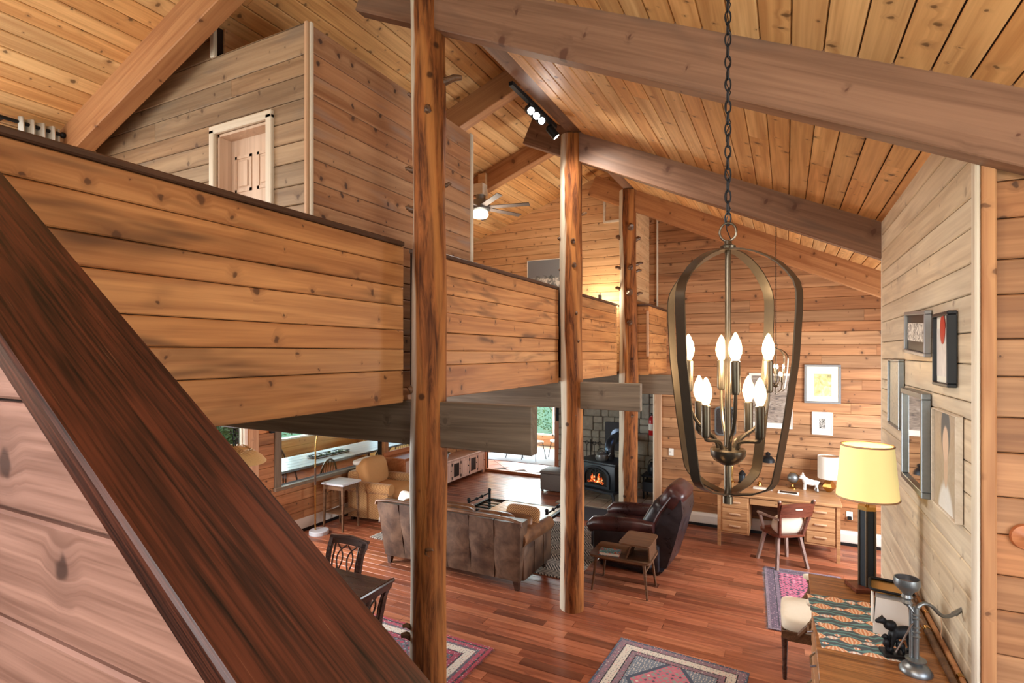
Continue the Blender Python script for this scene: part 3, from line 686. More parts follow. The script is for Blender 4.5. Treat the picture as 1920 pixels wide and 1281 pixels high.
# ---- leather sofa, its back to the camera (front is +y)
sofa = thing('leather_sofa', 'brown distressed leather sofa with its seamed back to the camera', 'sofa', (-3.78, 5.66, 0))
MB().rbox(-.98, .98, .02, .86, .10, .34, .02, 2).build('base', 'sofa_leather', sofa)
for i in range(6):
    x0 = -1.0+2.0*i/6; x1 = x0+2.0/6
    vs = []; fs = []; nu, nv = 6, 8
    for side in (0, 1):
        for j in range(nv+1):
            v = j/nv
            for k in range(nu+1):
                u = k/nu; fx = 1+.06*v
                puff = .016*math.sin(PI*u)*math.sin(PI*min(1, v*1.1))+.006*math.sin(9*v+5*u+i*2)
                y = (-.10*v-puff) if side == 0 else (.14-.04*v)
                vs.append(((x0+.003+(x1-x0-.006)*u)*fx, y, .11+.72*v+.012*math.sin(PI*(x0+1)/2)))
    m = (nu+1)*(nv+1)
    for sd in (0, 1):
        for j in range(nv):
            for k in range(nu):
                a = sd*m+j*(nu+1)+k; q = (a, a+1, a+nu+2, a+nu+1); fs.append(q if sd == 0 else q[::-1])
    for k in range(nu): fs += [(k+1, k, m+k, m+k+1), (nv*(nu+1)+k, nv*(nu+1)+k+1, m+nv*(nu+1)+k+1, m+nv*(nu+1)+k)]
    for j in range(nv): fs += [(j*(nu+1), (j+1)*(nu+1), m+(j+1)*(nu+1), m+j*(nu+1)), ((j+1)*(nu+1)+nu, j*(nu+1)+nu, m+j*(nu+1)+nu, m+(j+1)*(nu+1)+nu)]
    MB().add(vs, fs).build('back_panel', 'sofa_leather', sofa, 50)
MB().tube([(-1.07, -.10, .80), (-1.065, -.10, .845), (-.9, -.08, .865), (0, -.08, .872), (.9, -.08, .865), (1.065, -.10, .845), (1.07, -.10, .80)], [.02]*7, 8).build('back_piping', 'tan_leather', sofa)
for sx in (-1, 1):
    arm = MB().rbox(min(sx*.86, sx*1.03), max(sx*.86, sx*1.03), .06, .90, .10, .56, .03, 2).build('arm', 'sofa_leather', sofa)
    MB().tube([(sx*.97, .02, .60), (sx*.97, .45, .585), (sx*.97, .90, .565), (sx*.97, .93, .56)], [.10, .10, .095, .07], 14).build('arm_roll', 'tan_leather', arm)
    for k in (.34, .62): MB().tube([(sx*1.033, k, .12), (sx*1.036, k, .50)], .006, 6).build('seam', 'sofa_leather', arm)
for i in range(3):
    cx = -.57+.57*i
    MB().ell((cx, .52, .42), .285, .36, .10, .35, .3).build('seat_cushion', 'tan_leather', sofa, 60)
    MB().ell((0, 0, 0), .285, .22, .12, .8, .4, mat=Matrix.Translation((cx, .20, .63)) @ Matrix.Rotation(PI/2+.14, 4, 'X')).build('back_cushion', 'tan_leather', sofa, 60)
for sx in (-1, 1):
    for y in (.04, .82): MB().taper((sx*.94, y, .11), (sx*.95, y, 0), .07, .07, .045, .045).build('leg', 'dark_dining_wood', sofa, 0)
def pillow(name, lab, c, rx, ry, rz, mat, rot, grp=None):
    o = MB().ell((0, 0, 0), rx, rz, ry, .9, .38, 28, 12, mat=Matrix.Rotation(PI/2, 4, 'X')).build(name, mat, None, 60, c, rot); return tag(o, lab, 'cushion', grp)
pillow('cushion', 'tan checked cushion propped on the right end of the sofa', (-3.00, 6.17, .665), .235, .07, .20, 'checked_cushion', (-.35, .03, .05))
pillow('cushion', 'brown leather cushion slumped behind the checked cushion', (-3.05, 6.03, .64), .25, .07, .16, 'tan_leather', (-.5, 0, 0))
pillow('cushion', 'plump brown cushion in the middle of the sofa', (-3.85, 6.01, .70), .24, .08, .13, 'tan_leather', (-.3, 0, .1))
pillow('cushion', 'pale cushion at the left end of the sofa', (-4.62, 5.97, .74), .2, .08, .14, 'white_fabric', (-.3, .1, -.1))
# throw over the left arm
m = MB(); pts = [(-.20, 0, .50), (-.19, 0, .62), (-.10, 0, .70), (0, 0, .70), (.08, 0, .63), (.10, 0, .42), (.10, 0, .34)]
vs = []; fs = []
for j in range(9):
    for (x, y, z) in pts: vs.append((x+.008*math.sin(j*2.3+z*8), j*.05+.01*math.sin(z*13), z+.006*math.sin(j*1.7)))
n = len(pts)
for j in range(8):
    for k in range(n-1): fs.append((j*n+k, j*n+k+1, (j+1)*n+k+1, (j+1)*n+k))
o = m.add(vs, fs).build('throw_blanket', 'white_fabric', None, 60, (-4.74, 5.72, 0)); tag(o, 'pale cloth throw over the left arm of the sofa', 'blanket')
sm = o.modifiers.new('thickness', 'SOLIDIFY'); sm.thickness = .012
# ---- burgundy recliner (front is +y, turned to face left)
rec = thing('leather_recliner', 'burgundy leather recliner leaning back beside the desk', 'armchair', (-1.82, 7.25, 0), PI/2-.06)
MB().rbox(-.40, .40, -.42, .40, .04, .38, .03, 2).build('base', 'black_leather', rec)
MB().prism([(-.40, 0), (.36, 0), (.36, .06), (-.46, .06)], -.36, .36, 'X').build('plinth', 'black_leather', rec, 0)
MB().ell((0, .10, .44), .30, .40, .10, .4, .35).build('seat_cushion', 'burgundy_leather', rec, 60)
for sx in (-1, 1):
    a = MB().rbox(min(sx*.30, sx*.45), max(sx*.30, sx*.45), -.34, .44, .08, .52, .04, 3).build('arm', 'black_leather', rec)
    MB().tube([(sx*.385, -.36, .60), (sx*.385, -.1, .59), (sx*.385, .25, .56), (sx*.385, .42, .54), (sx*.385, .47, .50), (sx*.385, .46, .44)], [.07, .095, .10, .10, .085, .05], 14).build('arm_pad', 'burgundy_leather', a)
MB().ell((0, .47, .31), .28, .08, .17, .45, .4).build('leg_rest', 'black_leather', rec, 60)
bk = MB().prism([(-.36, .10), (-.20, .40), (-.42, .80), (-.56, 1.0), (-.68, .98), (-.70, .80), (-.60, .42), (-.50, .10)], -.33, .33, 'X').build('backrest', 'black_leather', rec, 30)
MB().ell((0, 0, 0), .34, .12, .30, .4, .4, mat=Matrix.Translation((0, -.30, .64)) @ Matrix.Rotation(.50, 4, 'X')).build('back_cushion', 'black_leather', bk, 60)
MB().ell((0, 0, 0), .35, .135, .17, .55, .45, mat=Matrix.Translation((0, -.55, .96)) @ Matrix.Rotation(.55, 4, 'X')).build('headrest', 'burgundy_leather', bk, 60)
m = MB()
for i in range(9):
    x = -.28+.07*i; m.tube([(x, -.40, .80), (x+.01, -.44, .86), (x, -.47, .90)], [.012, .018, .010], 6)
m.build('gathers', 'black_leather', bk, 60)
for sx in (-1, 1): MB().tube([(sx*.335, -.24, .42), (sx*.335, -.42, .80), (sx*.335, -.56, 1.0)], .02, 8).build('piping', 'burgundy_leather', bk)
# ---- stepped end table with a book
et = thing('step_end_table', 'walnut two tier end table with tapered legs beside the recliner', 'side table', (-1.73, 6.35, 0))
MB().prism(rrect(-.36, .36, -.25, .25, .06), .40, .425, 'Z').build('lower_top', 'walnut', et, 30)
MB().prism(rrect(.0, .36, -.26, .22, .05), .60, .62, 'Z').build('upper_top', 'walnut', et, 30)
MB().taper((.08, -.0, .425), (.14, -.0, .60), .40, .018, .40, .018, up=(1, 0, 0)).build('riser', 'walnut', et, 0)
MB().taper((.335, -.0, .425), (.33, -.0, .60), .36, .018, .36, .018, up=(1, 0, 0)).build('riser', 'walnut', et, 0)
for sx in (-1, 1):
    for sy in (-1, 1): MB().tube([(sx*.28, sy*.19, .40), (sx*.325, sy*.225, 0)], [.02, .011], 10).build('leg', 'walnut', et)
    MB().tube([(sx*.295, -.20, .30), (sx*.295, .20, .30)], .010, 8).build('stretcher', 'walnut', et)
MB().tube([(-.295, 0, .30), (.295, 0, .30)], .010, 8).build('stretcher', 'walnut', et)
def booktex():
    t = NT('book_cover'); p = t.obj(); n = t.noise(p, 14, 2, .4, 1.5)
    t.set(Base_Color=t.ramp(n, [(0, rgb(60, 150, 170)), (.46, rgb(200, 214, 214)), (.5, rgb(40, 130, 160)), (.58, rgb(200, 70, 44)), (.66, rgb(210, 120, 60))], 'CONSTANT'), Roughness=.35)
booktex()
b = thing('paperback_book', 'paperback book with blue and orange cover on the end table', 'book', (-1.86, 6.22, .4255), .12)
MB().box(-.115, .115, -.075, .075, .003, .030).build('pages', 'paper_white', b, 0)
MB().box(-.12, .12, -.08, .08, .030, .033).box(-.12, .12, -.08, .08, 0, .003).box(-.123, -.119, -.08, .08, 0, .033).build('cover', 'book_cover', b, 0)
# ---- coffee table: iron rails, bamboo slats and a glass end
ct = thing('coffee_table', 'low bamboo and glass coffee table with dark iron side rails', 'coffee table', (-3.64, 7.29, .011))
for sx in (-1, 1):
    for sy in (-1, 1):
        l = MB().tube([(sx*.64, sy*.32, 0), (sx*.64, sy*.32, .56)], .022, 10).build('leg', 'black_iron', ct)
        MB().ell((sx*.64, sy*.32, .575), .028, .028, .03, nu=12, nv=8).build('finial', 'black_iron', l)
    MB().tube([(sx*.64, -.32, .53), (sx*.64, .32, .53)], .012, 8).build('side_rail', 'black_iron', ct)
    for y in (-.08, .08): MB().ell((sx*.64, y, .53), .026, .026, .026, nu=10, nv=8).build('rail_knob', 'black_iron', ct)
MB().box(-.64, .64, -.33, -.30, .41, .45).box(-.64, .64, .30, .33, .41, .45).box(-.66, -.62, -.33, .33, .41, .45).box(.62, .66, -.33, .33, .41, .45).build('frame', 'black_iron', ct, 0)
for i in range(15):
    y = -.295+i*.0405; place(board_mesh(.94, .037, .022, 'bamboo'), 'slat', ct, Vector((-.33, y, .425)), (1, 0, 0), (0, 1, 0), (0, 0, 1))
MB().box(-.62, -.36, -.30, .30, .436, .446).build('glass_panel', 'glass_pane', ct, 0)
for i in range(5): MB().box(-.62, -.36, -.27+i*.13, -.24+i*.13, .415, .432).build('support_bar', 'black_iron', ct, 0)
# ---- tan armchair against the left wall (front +y, turned to face +x)
ac = thing('armchair', 'tan woven armchair with rolled arms under the dining room opening', 'armchair', (-6.25, 7.32, 0), -PI/2+.10)
MB().rbox(-.46, .46, -.36, .42, .06, .40, .03, 2).build('base', 'armchair_weave', ac)
MB().rbox(-.40, .40, -.44, -.24, .10, .80, .06, 3).build('backrest', 'armchair_weave', ac)
MB().ell((0, .12, .46), .30, .40, .10, .4, .35).build('seat_cushion', 'tan_fabric', ac, 60)
MB().ell((0, 0, 0), .34, .13, .25, .55, .45, mat=Matrix.Translation((0, -.20, .74)) @ Matrix.Rotation(.22, 4, 'X')).build('back_cushion', 'tan_fabric', ac, 60)
for sx in (-1, 1):
    a = MB().rbox(min(sx*.32, sx*.48), max(sx*.32, sx*.48), -.36, .44, .06, .54, .03, 2).build('arm', 'armchair_weave', ac)
    MB().tube([(sx*.42, -.36, .56), (sx*.42, .46, .56)], .095, 16).build('arm_roll', 'armchair_weave', a)
    MB().lathe([(.0, .0), (.03, .008), (.06, .004), (.088, .012), (.092, 0)], 18, mat=Matrix.Translation((sx*.42, .46, .56)) @ Matrix.Rotation(-PI/2, 4, 'X')).build('arm_front', 'tan_fabric', a)
    for y in (-.3, .36): MB().taper((sx*.4, y, .07), (sx*.4, y, 0), .06, .06, .04, .04).build('leg', 'dark_dining_wood', ac, 0)
o = MB().ell((0, 0, 0), .27, .08, .05, .6, .5).build('blanket_roll', 'white_fabric', None, 60, (-6.56, 7.22, .925), (0, 0, -PI/2+.1)); tag(o, 'white folded blanket on top of the tan armchair back', 'blanket')
# ---- white topped side table
stb = thing('side_table', 'tall side table with pale top and dark legs next to the tan armchair', 'side table', (-6.37, 6.48, 0), .04)
MB().rbox(-.225, .225, -.215, .215, .715, .745, .006, 1).build('top', 'white_top', stb, 0)
MB().box(-.195, .195, -.185, -.17, .64, .715).box(-.195, .195, .17, .185, .64, .715).box(-.195, -.18, -.185, .185, .64, .715).box(.18, .195, -.185, .185, .64, .715).build('apron', 'walnut', stb, 0)
for sx in (-1, 1):
    for sy in (-1, 1): MB().taper((sx*.18, sy*.17, .715), (sx*.19, sy*.18, 0), .04, .04, .022, .022).build('leg', 'walnut', stb, 0)
MB().box(-.18, .18, -.17, .17, .26, .275).build('lower_shelf', 'walnut', stb, 0)
# ---- brass arc floor lamp
lp = thing('floor_lamp', 'slim brass floor lamp with round white base by the dining opening', 'floor lamp', (-6.46, 6.10, 0))
MB().lathe([(0, 0), (.15, 0), (.15, .05), (.14, .06), (0, .06)], 24).build('base', 'white_top', lp)
pts = [(-.06, -.02, .05), (-.06, -.02, .9), (-.055, -.02, 1.30)]+bez((-.055, -.02, 1.3), (-.04, -.02, 1.55), (.02, 0, 1.72), (.22, .05, 1.80), 10)[1:]
MB().tube(pts, .012, 10).build('pole', 'brass', lp)
MB().tube([(-.06, -.02, .75), (-.06, -.02, 1.02)], .015, 10).build('sleeve', 'dark_cap', lp)
MB().lathe([(.02, 0), (.06, -.04), (.09, -.10), (.088, -.10), (.055, -.045), (.0, -.01)], 18, (.24, .055, 1.82)).build('shade', 'brass', lp)
# ---- low pale media cabinet and the orange dresser on the left wall
mc = thing('media_cabinet', 'long low pale wood cabinet with dark hinges near the sunroom door', 'cabinet', (-6.74, 9.25, 0), PI/2)  # local x along the wall, front is -y
Lc = 1.78
MB().rbox(-.01, Lc+.01, -.42, 0, .50, .53, .006, 1).build('top', 'pink_cabinet', mc, 0)
MB().box(0, Lc, -.40, 0, .07, .50).build('body', 'pink_cabinet', mc, 0)
for x in (.0, Lc-.05):
    for y in (-.40, -.05): MB().box(x, x+.05, y, y+.05, 0, .07).build('foot', 'pink_cabinet', mc, 0)
for i, glass in enumerate((0, 1, 0, 1, 0)):
    x0 = .02+i*.35; x1 = x0+.33
    d = MB().box(x0, x1, -.42, -.40, .09, .49).build('door', 'pink_cabinet', mc, 0)
    m = MB(); m.box(x0+.055, x1-.055, -.423, -.419, .15, .43)
    m.build('inset_panel' if not glass else 'pane', 'pink_cabinet' if not glass else 'black_plastic', d, 0)
    m = MB(); m.box(x0+.05, x1-.05, -.428, -.42, .14, .15).box(x0+.05, x1-.05, -.428, -.42, .43, .44).box(x0+.05, x0+.06, -.428, -.42, .14, .44).box(x1-.06, x1-.05, -.428, -.42, .14, .44).build('moulding', 'pink_cabinet', d, 0)
    MB().ell((x1-.03, -.43, .30), .012, .012, .012, nu=10, nv=6).build('knob', 'black_iron', d)
    for z in (.14, .42): MB().box(x0-.012, x0+.012, -.426, -.418, z-.03, z+.03).build('hinge', 'black_iron', d, 0)
dz = thing('dresser', 'orange wood dresser with pale drawers behind the tan armchair', 'dresser', (-6.74, 7.95, 0), PI/2)
MB().box(0, 1.15, -.48, 0, .08, .82).build('body', 'orange_dresser', dz, 0)
MB().rbox(-.02, 1.17, -.50, 0, .82, .85, .006, 1).build('top', 'orange_dresser', dz, 0)
MB().box(-.02, 1.17, -.02, 0, .85, .93).build('back_rail', 'orange_dresser', dz, 0)
for i in range(2):
    for j in range(3):
        d = MB().rbox(.03+.55*i, .55+.55*i, -.495, -.48, .11+.235*j, .325+.235*j, .006, 1).build('drawer', 'pink_cabinet', dz, 0)
        MB().ell((.29+.55*i, -.505, .22+.235*j), .014, .014, .014, nu=10, nv=6).build('knob', 'black_iron', d)
for x in (.02, 1.08):
    for y in (-.46, -.06): MB().box(x, x+.05, y, y+.05, 0, .08).build('foot', 'orange_dresser', dz, 0)
# something blue-grey lying on the media cabinet
o = thing('storage_basket', 'blue grey basket standing on the low pale cabinet', 'basket', (-6.55, 9.62, .5305))
MB().lathe([(.10, 0), (.14, .12), (.15, .13), (.13, .13), (.095, .01), (0, .01)], 18).build('bowl', 'grey_rug', o)
MB().tube([(.15*math.cos(a), .15*math.sin(a), .13) for a in [2*PI*i/18 for i in range(18)]], .01, 6, True).build('rim', 'pewter', o)
# ---- dark ottoman box by the sunroom door
ot = thing('storage_ottoman', 'dark grey brown storage box beside the sunroom door', 'ottoman', (-4.12, 10.25, 0))
MB().rbox(-.34, .34, -.24, .24, .03, .36, .02, 2).build('body', 'grey_box', ot)
MB().rbox(-.35, .35, -.25, .25, .36, .42, .02, 2).build('lid', 'grey_box', ot)
for sx in (-1, 1):
    for sy in (-1, 1): MB().box(sx*.3-.02, sx*.3+.02, sy*.2-.02, sy*.2+.02, 0, .03).build('foot', 'black_plastic', ot, 0)
# ---- hearth and stove
hp = struct(MB().box(-3.85, -2.1, 9.35, 11.02, -.02, .012).build('floor_hearth', 'mortar', None, 0))
for i in range(6):
    for j in range(6):
        x = -3.84+i*.29; y = 9.36+j*.277
        MB().rbox(x+.004, min(x+.286, -2.105), y+.004, y+.273, .012, .026, .004, 1).build('hearth_tile', 'hearth_tile', hp, 0)
o = MB().prism(rrect(-3.75, -2.35, 8.60, 9.32, .02), .001, .012, 'Z').build('hearth_mat', 'slate_mat', None, 0); tag(o, 'dark slate mat lying in front of the wood stove', 'mat')
sv = thing('wood_stove', 'black cast iron wood stove with arched glass door and fire', 'stove', (-3.11, 10.08, .026), -.32); sv.scale = (1.14, 1.14, 1.10)   # front is -y
MB().rbox(-.36, .36, -.25, .25, .20, .62, .015, 2).build('body', 'cast_iron', sv, 30)
MB().rbox(-.40, .40, -.29, .27, .62, .665, .012, 2).build('top_plate', 'cast_iron', sv, 30)
MB().prism([(-.40, .17), (.40, .17), (.40, .205), (-.40, .205)], -.36, .26, 'Y').build('ash_lip', 'cast_iron', sv, 0)
for sx in (-1, 1):
    for y in (-.25, .2): MB().tube([(sx*.31, y, .18), (sx*.34, y-.01, .08), (sx*.36, y-.03, 0)], [.035, .022, .028], 8).build('leg', 'cast_iron', sv)
def arch(w, z0, zs, n=14): return [(-w, z0)]+[(-w*math.cos(PI*i/n), zs+w*.62*math.sin(PI*i/n)) for i in range(n+1)]+[(w, z0)]
dd = MB()
o_, i_ = arch(.27, .225, .42), arch(.225, .265, .42)
n = len(o_); vs = [(p[0], y, p[1]) for y in (-.285, -.25) for p in o_]+[(p[0], y, p[1]) for y in (-.285, -.25) for p in i_]; fs = []
for k in range(n):
    l = (k+1) % n
    fs += [(k, l, 2*n+l, 2*n+k), (n+l, n+k, 3*n+k, 3*n+l), (l, k, n+k, n+l), (2*n+k, 2*n+l, 3*n+l, 3*n+k)]
door = dd.add(vs, fs).build('door', 'cast_iron', sv, 30)
g = MB()
for x in (-.11, 0.0, .11): g.tube([(x, -.28, .265), (x, -.28, .43+.10*(1-abs(x)/.2))], .007, 6)
for c in (-.11, .11):
    g.tube([(c+.115*math.cos(PI*i/10), -.28, .41+.10*math.sin(PI*i/10)) for i in range(11)], .007, 6)
g.tube([(.11*math.cos(PI*i/10), -.283, .42+.125*math.sin(PI*i/10)) for i in range(11)], .007, 6)
g.build('tracery', 'cast_iron', door)
MB().prism(i_, -.262, -.258, 'Y').build('door_glass', 'glass_pane', door, 0)
MB().prism(arch(.224, .27, .42), -.256, -.2505, 'Y').build('firebox_mouth', 'black_plastic', door, 0)
t = NT('fire'); n_ = t.noise(t.obj(), 16, 4, .6, 1.); 
t.set(Base_Color=rgb(40, 16, 8), Roughness=.8); t.link(t.ramp(n_, [(.40, rgb(60, 10, 2)), (.5, rgb(255, 96, 20)), (.62, rgb(255, 220, 150))]), t.b.inputs['Emission Color']); t.b.inputs['Emission Strength'].default_value = 1.1
for (x, a) in ((-.08, .3), (.06, -.25)):
    MB().tube([(x-.08, -.267, .31-.02*a), (x, -.267, .33), (x+.08, -.267, .31+.04*a)], [.018, .024, .018], 8).build('burning_log', 'fire', sv)
for (x, z, s) in ((-.08, .39, 1), (-.03, .37, .8), (.06, .40, 1.1), (.11, .37, .7)):
    MB().lathe([(.0, -.05*s), (.024*s, -.03*s), (.02*s, .01*s), (0, .06*s)], 8, (x, -.268, z)).build('flame', 'fire', sv)
MB().box(-.44, -.40, -.26, -.22, .36, .385).build('door_handle', 'chrome', sv, 0)
pts = [(.04, .06, .66), (.04, .06, .80)]+bez((.04, .06, .80), (.04, .06, .93), (.0, .16, .96), (-.06, .34, .97), 8)[1:]+[(-.18, .72, .98)]
pp = MB().tube(pts, .085, 18).build('stove_pipe', 'pipe_steel', sv)
MB().tube([(.04, .06, .72), (.04, .06, .75)], .092, 18).build('pipe_joint', 'pipe_steel', pp)
o = thing('flue_plate', 'square slate plate where the stove pipe enters the stone wall', 'flue plate', (-3.10, 10.955, .78))
MB().box(-.28, .28, -.02, .02, 0, .58).build('plate', 'slate_mat', o, 0)
MB().lathe([(.10, 0), (.16, 0), (.16, .02), (.10, .03)], 20, mat=Matrix.Translation((.0, -.02, .30)) @ Matrix.Rotation(PI/2, 4, 'X')).build('collar', 'pipe_steel', o)
k = thing('kettle', 'grey iron kettle standing on the wood stove', 'kettle', (-3.13, 9.92, .760))
MB().lathe([(.0, 0), (.10, 0), (.125, .05), (.115, .11), (.06, .15), (.04, .155), (0, .155)], 20).build('pot', 'kettle_grey', k)
MB().lathe([(.05, .15), (.045, .165), (.012, .17), (.014, .19), (0, .195)], 14).build('lid', 'kettle_grey', k)
MB().tube([(.10, 0, .08), (.15, 0, .11), (.17, 0, .15)], [.02, .015, .011], 8).build('spout', 'kettle_grey', k)
MB().tube([(.09*math.cos(a), 0, .13+.10*math.sin(a)) for a in [PI*i/12 for i in range(13)]], .006, 6).build('handle', 'black_iron', k)
ft = thing('fireplace_tools', 'black iron rack of fireplace tools left of the stove', 'tool rack', (-3.62, 10.72, .026))
MB().lathe([(0, 0), (.12, 0), (.12, .02), (0, .03)], 18).build('base', 'black_iron', ft)
MB().tube([(0, 0, .02), (0, 0, .98)], .01, 8).build('post', 'black_iron', ft)
MB().tube([(-.22, 0, .92), (.22, 0, .92)], .008, 8).build('crossbar', 'black_iron', ft)
for i, x in enumerate((-.2, -.08, .08, .2)):
    h = MB(); h.tube([(x, -.02, .30), (x, -.02, .88)], .007, 6); h.tube([(x+.035*math.cos(a), -.02, .915+.035*math.sin(a)) for a in [2*PI*q/14 for q in range(14)]], .006, 6, True)
    h.box(x-.03, x+.03, -.03, -.01, .22, .30); h.build('tool', 'black_iron', ft)
fe = thing('fire_extinguisher', 'small red fire extinguisher hung on the stone wall edge', 'extinguisher', (-2.40, 10.86, 1.16))
MB().lathe([(0, 0), (.055, 0), (.06, .01), (.06, .30), (.05, .34), (.022, .37), (.022, .39), (0, .39)], 18).build('cylinder', 'red_paint', fe)
MB().box(-.018, .018, -.05, .05, .39, .41).box(-.016, .016, -.075, .03, .43, .445).tube([(0, 0, .38), (0, 0, .44)], .012, 8).build('valve', 'black_plastic', fe, 30)
MB().lathe([(.0605, .10), (.061, .11), (.061, .22), (.0605, .23)], 18).build('label_band', 'paper_white', fe)
MB().box(-.03, .03, .055, .11, .1, .35).build('bracket', 'black_iron', fe, 0)
lr = thing('fireside_stand', 'black iron fireside stand with a pot right of the stove', 'fireside stand', (-2.28, 10.45, .026))
for sx in (-1, 1):
    for sy in (-1, 1): MB().box(sx*.15-.015, sx*.15+.015, sy*.15-.015, sy*.15+.015, 0, .42).build('leg', 'black_iron', lr, 0)
MB().rbox(-.19, .19, -.19, .19, .42, .45, .01, 1).build('top', 'black_iron', lr, 0); MB().box(-.17, .17, -.17, .17, .14, .32).build('box', 'cast_iron', lr, 0)
k2 = thing('iron_pot', 'dark iron pot on the fireside stand behind the log post', 'pot', (-2.27, 10.45, .4765))
MB().lathe([(0, 0), (.09, 0), (.12, .07), (.11, .16), (.07, .20), (.075, .22), (.065, .22), (.06, .19), (0, .18)], 18).build('body', 'cast_iron', k2)
MB().tube([(.11*math.cos(a), 0, .16+.13*math.sin(a)) for a in [PI*i/12 for i in range(13)]], .006, 6).build('handle', 'black_iron', k2)
o = thing('wall_sconce', 'slim black sconce on the wall right of the sunroom door', 'sconce', (-4.50, YK-.12, 1.30))
MB().lathe([(.0, 0), (.05, 0), (.055, .30), (.05, .34), (0, .36)], 14).build('shade', 'black_iron', o); MB().box(-.02, .02, 0, .10, .1, .22).build('bracket', 'black_iron', o, 0)
# ================================================================== desk corner, sideboard, chandeliers, pictures, rugs
def cvec(a, r): return R_*(r*math.cos(a)) - F_*(r*math.sin(a))     # a = 0 to the right of the view, a > 0 towards the stairs
t = NT('lit_bulb'); t.set(Base_Color=rgb(255, 236, 200), Roughness=.1)
lw = t.add('ShaderNodeLayerWeight'); lw.inputs[0].default_value = .35
t.link(t.ramp(lw.outputs['Facing'], [(0, (1, .93, .78, 1)), (.45, (1, .82, .52, 1)), (.8, (.55, .34, .15, 1)), (1, (.35, .2, .08, 1))]), t.b.inputs['Emission Color']); t.b.inputs['Emission Strength'].default_value = 1.5
def chandelier(label, loc, sc, ceil_z, watts):
    fd_ = Vector((loc[0], loc[1], 0)).normalized(); rt_ = Vector((fd_.y, -fd_.x, 0))
    def cvec(a, r): return rt_*(r*math.cos(a)) - fd_*(r*math.sin(a))
    t = thing('chandelier', label, 'chandelier', loc, 0, 'lantern chandeliers'); t.scale = (sc, sc, sc)
    Z = Vector((0, 0, 1)); R = .245; K = .90
    for a in (math.radians(35), math.radians(125), math.radians(215), math.radians(305)):
        d = cvec(a, 1); sd = d.cross(Z)
        prof = [(.0, .318), (.035, .316), (.07, .309), (.11, .296), (.15, .277), (.185, .254), (.215, .226), (.236, .20), (R, .172), (R+.001, .15), (R, .12), (.235, -.02), (.205, -.20), (.178, -.33), (.168, -.37), (.15, -.392), (.10, -.415), (.04, -.428), (0, -.430)]
        MB().strap([d*(r*K)+Z*z for r, z in prof], .033, .004, sd).build('strap', 'bronze', t, 30)
    MB().tube([(0, 0, -.46), (0, 0, -.30)], .011, 12).tube([(0, 0, -.462), (0, 0, -.44)], .015, 12).build('lower_stem', 'bronze', t)
    MB().tube([(0, 0, -.29), (0, 0, .32)], .009, 12).build('centre_rod', 'bronze', t)
    MB().lathe([(0, -.345), (.018, -.343), (.04, -.330), (.05, -.315), (.052, -.298), (.048, -.293), (0, -.293)], 24).build('hub', 'bronze', t)
    MB().lathe([(.0, .318), (.022, .318), (.024, .328), (.012, .334), (.010, .345), (0, .345)], 16).build('top_cap', 'bronze', t)
    MB().tube([(.024*math.cos(q), 0, .372+.028*math.sin(q)) for q in [2*PI*i/20 for i in range(20)]], .0035, 8, True).build('top_ring', 'bronze', t)
    for lev, (rad, zc, offs) in enumerate(((.116, -.10, 10), (.106, -.232, 55))):
        for k in range(4):
            a = -math.radians(offs+90*k); d = cvec(a, 1)
            pts = [d*.028+Z*-.295]+bez(d*.034+Z*-.27, d*.05+Z*-.235, d*(rad*1.0)+Z*(zc-.14 if lev == 0 else zc-.075), d*rad+Z*(zc-.01), 9) if lev == 0 else [d*.03+Z*-.295]+bez(d*.036+Z*-.275, d*.06+Z*-.255, d*(rad*1.05)+Z*(-.268), d*rad+Z*(zc-.02), 9)
            MB().tube(pts, .0055, 8).build('arm', 'bronze', t)
            c = d*rad
            cd = MB().tube([c+Z*(zc-.02), c+Z*(zc-.012), c+Z*(zc+.075), c+Z*(zc+.078)], [.010, .0135, .0135, .010], 14).build('candle_sleeve', 'bronze', t)
            MB().lathe([(0, 0), (.009, 0), (.012, .008), (.017, .022), (.0185, .034), (.016, .052), (.009, .070), (.004, .080), (0, .084)], 14, c+Z*(zc+.077)).build('bulb', 'lit_bulb', cd)
    lk = bpy.data.meshes.new('chain_link')
    m = MB(); m.tube([(.0085*math.cos(q)*(1.0), 0, .0205*math.sin(q)) for q in [2*PI*i/14 for i in range(14)]], .0024, 6, True)
    proto = m.build('chain_link', 'black_iron', t)
    zt = (ceil_z-loc[2])/sc; z = .40; n = 0; pitch = .0345
    proto.location = (0, 0, z+.012)
    z += pitch
    while z < zt-.03:
        n += 1; c = proto.copy(); C.objects.link(c); c.location = (0, 0, z+.012); c.rotation_euler = (0, 0, PI/2*(n % 2)+.4); z += pitch
    MB().tube([(.008*math.cos(q*2.1), .008*math.sin(q*1.7), .35+(zt-.35)*q/40) for q in range(41)], .0016, 5).build('cord', 'black_plastic', t)
    MB().lathe([(.0, zt-.03), (.03, zt-.03), (.06, zt-.012), (.062, zt), (0, zt)], 18).build('ceiling_canopy', 'bronze', t)
    ld = bpy.data.lights.new('chandelier_light', 'POINT'); ld.energy = watts; ld.color = (1, .78, .5); ld.shadow_soft_size = .09
    lo = link('chandelier_light', ld, t, (0, 0, -.02))
    return t
c0 = F_*1.66 + R_*(.4*1.66)
chandelier('large bronze lantern chandelier with eight lit candle bulbs', (c0.x, c0.y, 2.8), 1.0, zr(c0.x), 20)
c1 = F_*6.05 + R_*(.489*6.05)
chandelier('small distant lantern chandelier hanging near the far wall', (c1.x, c1.y, 2.64), .66, zr(c1.x), 12)
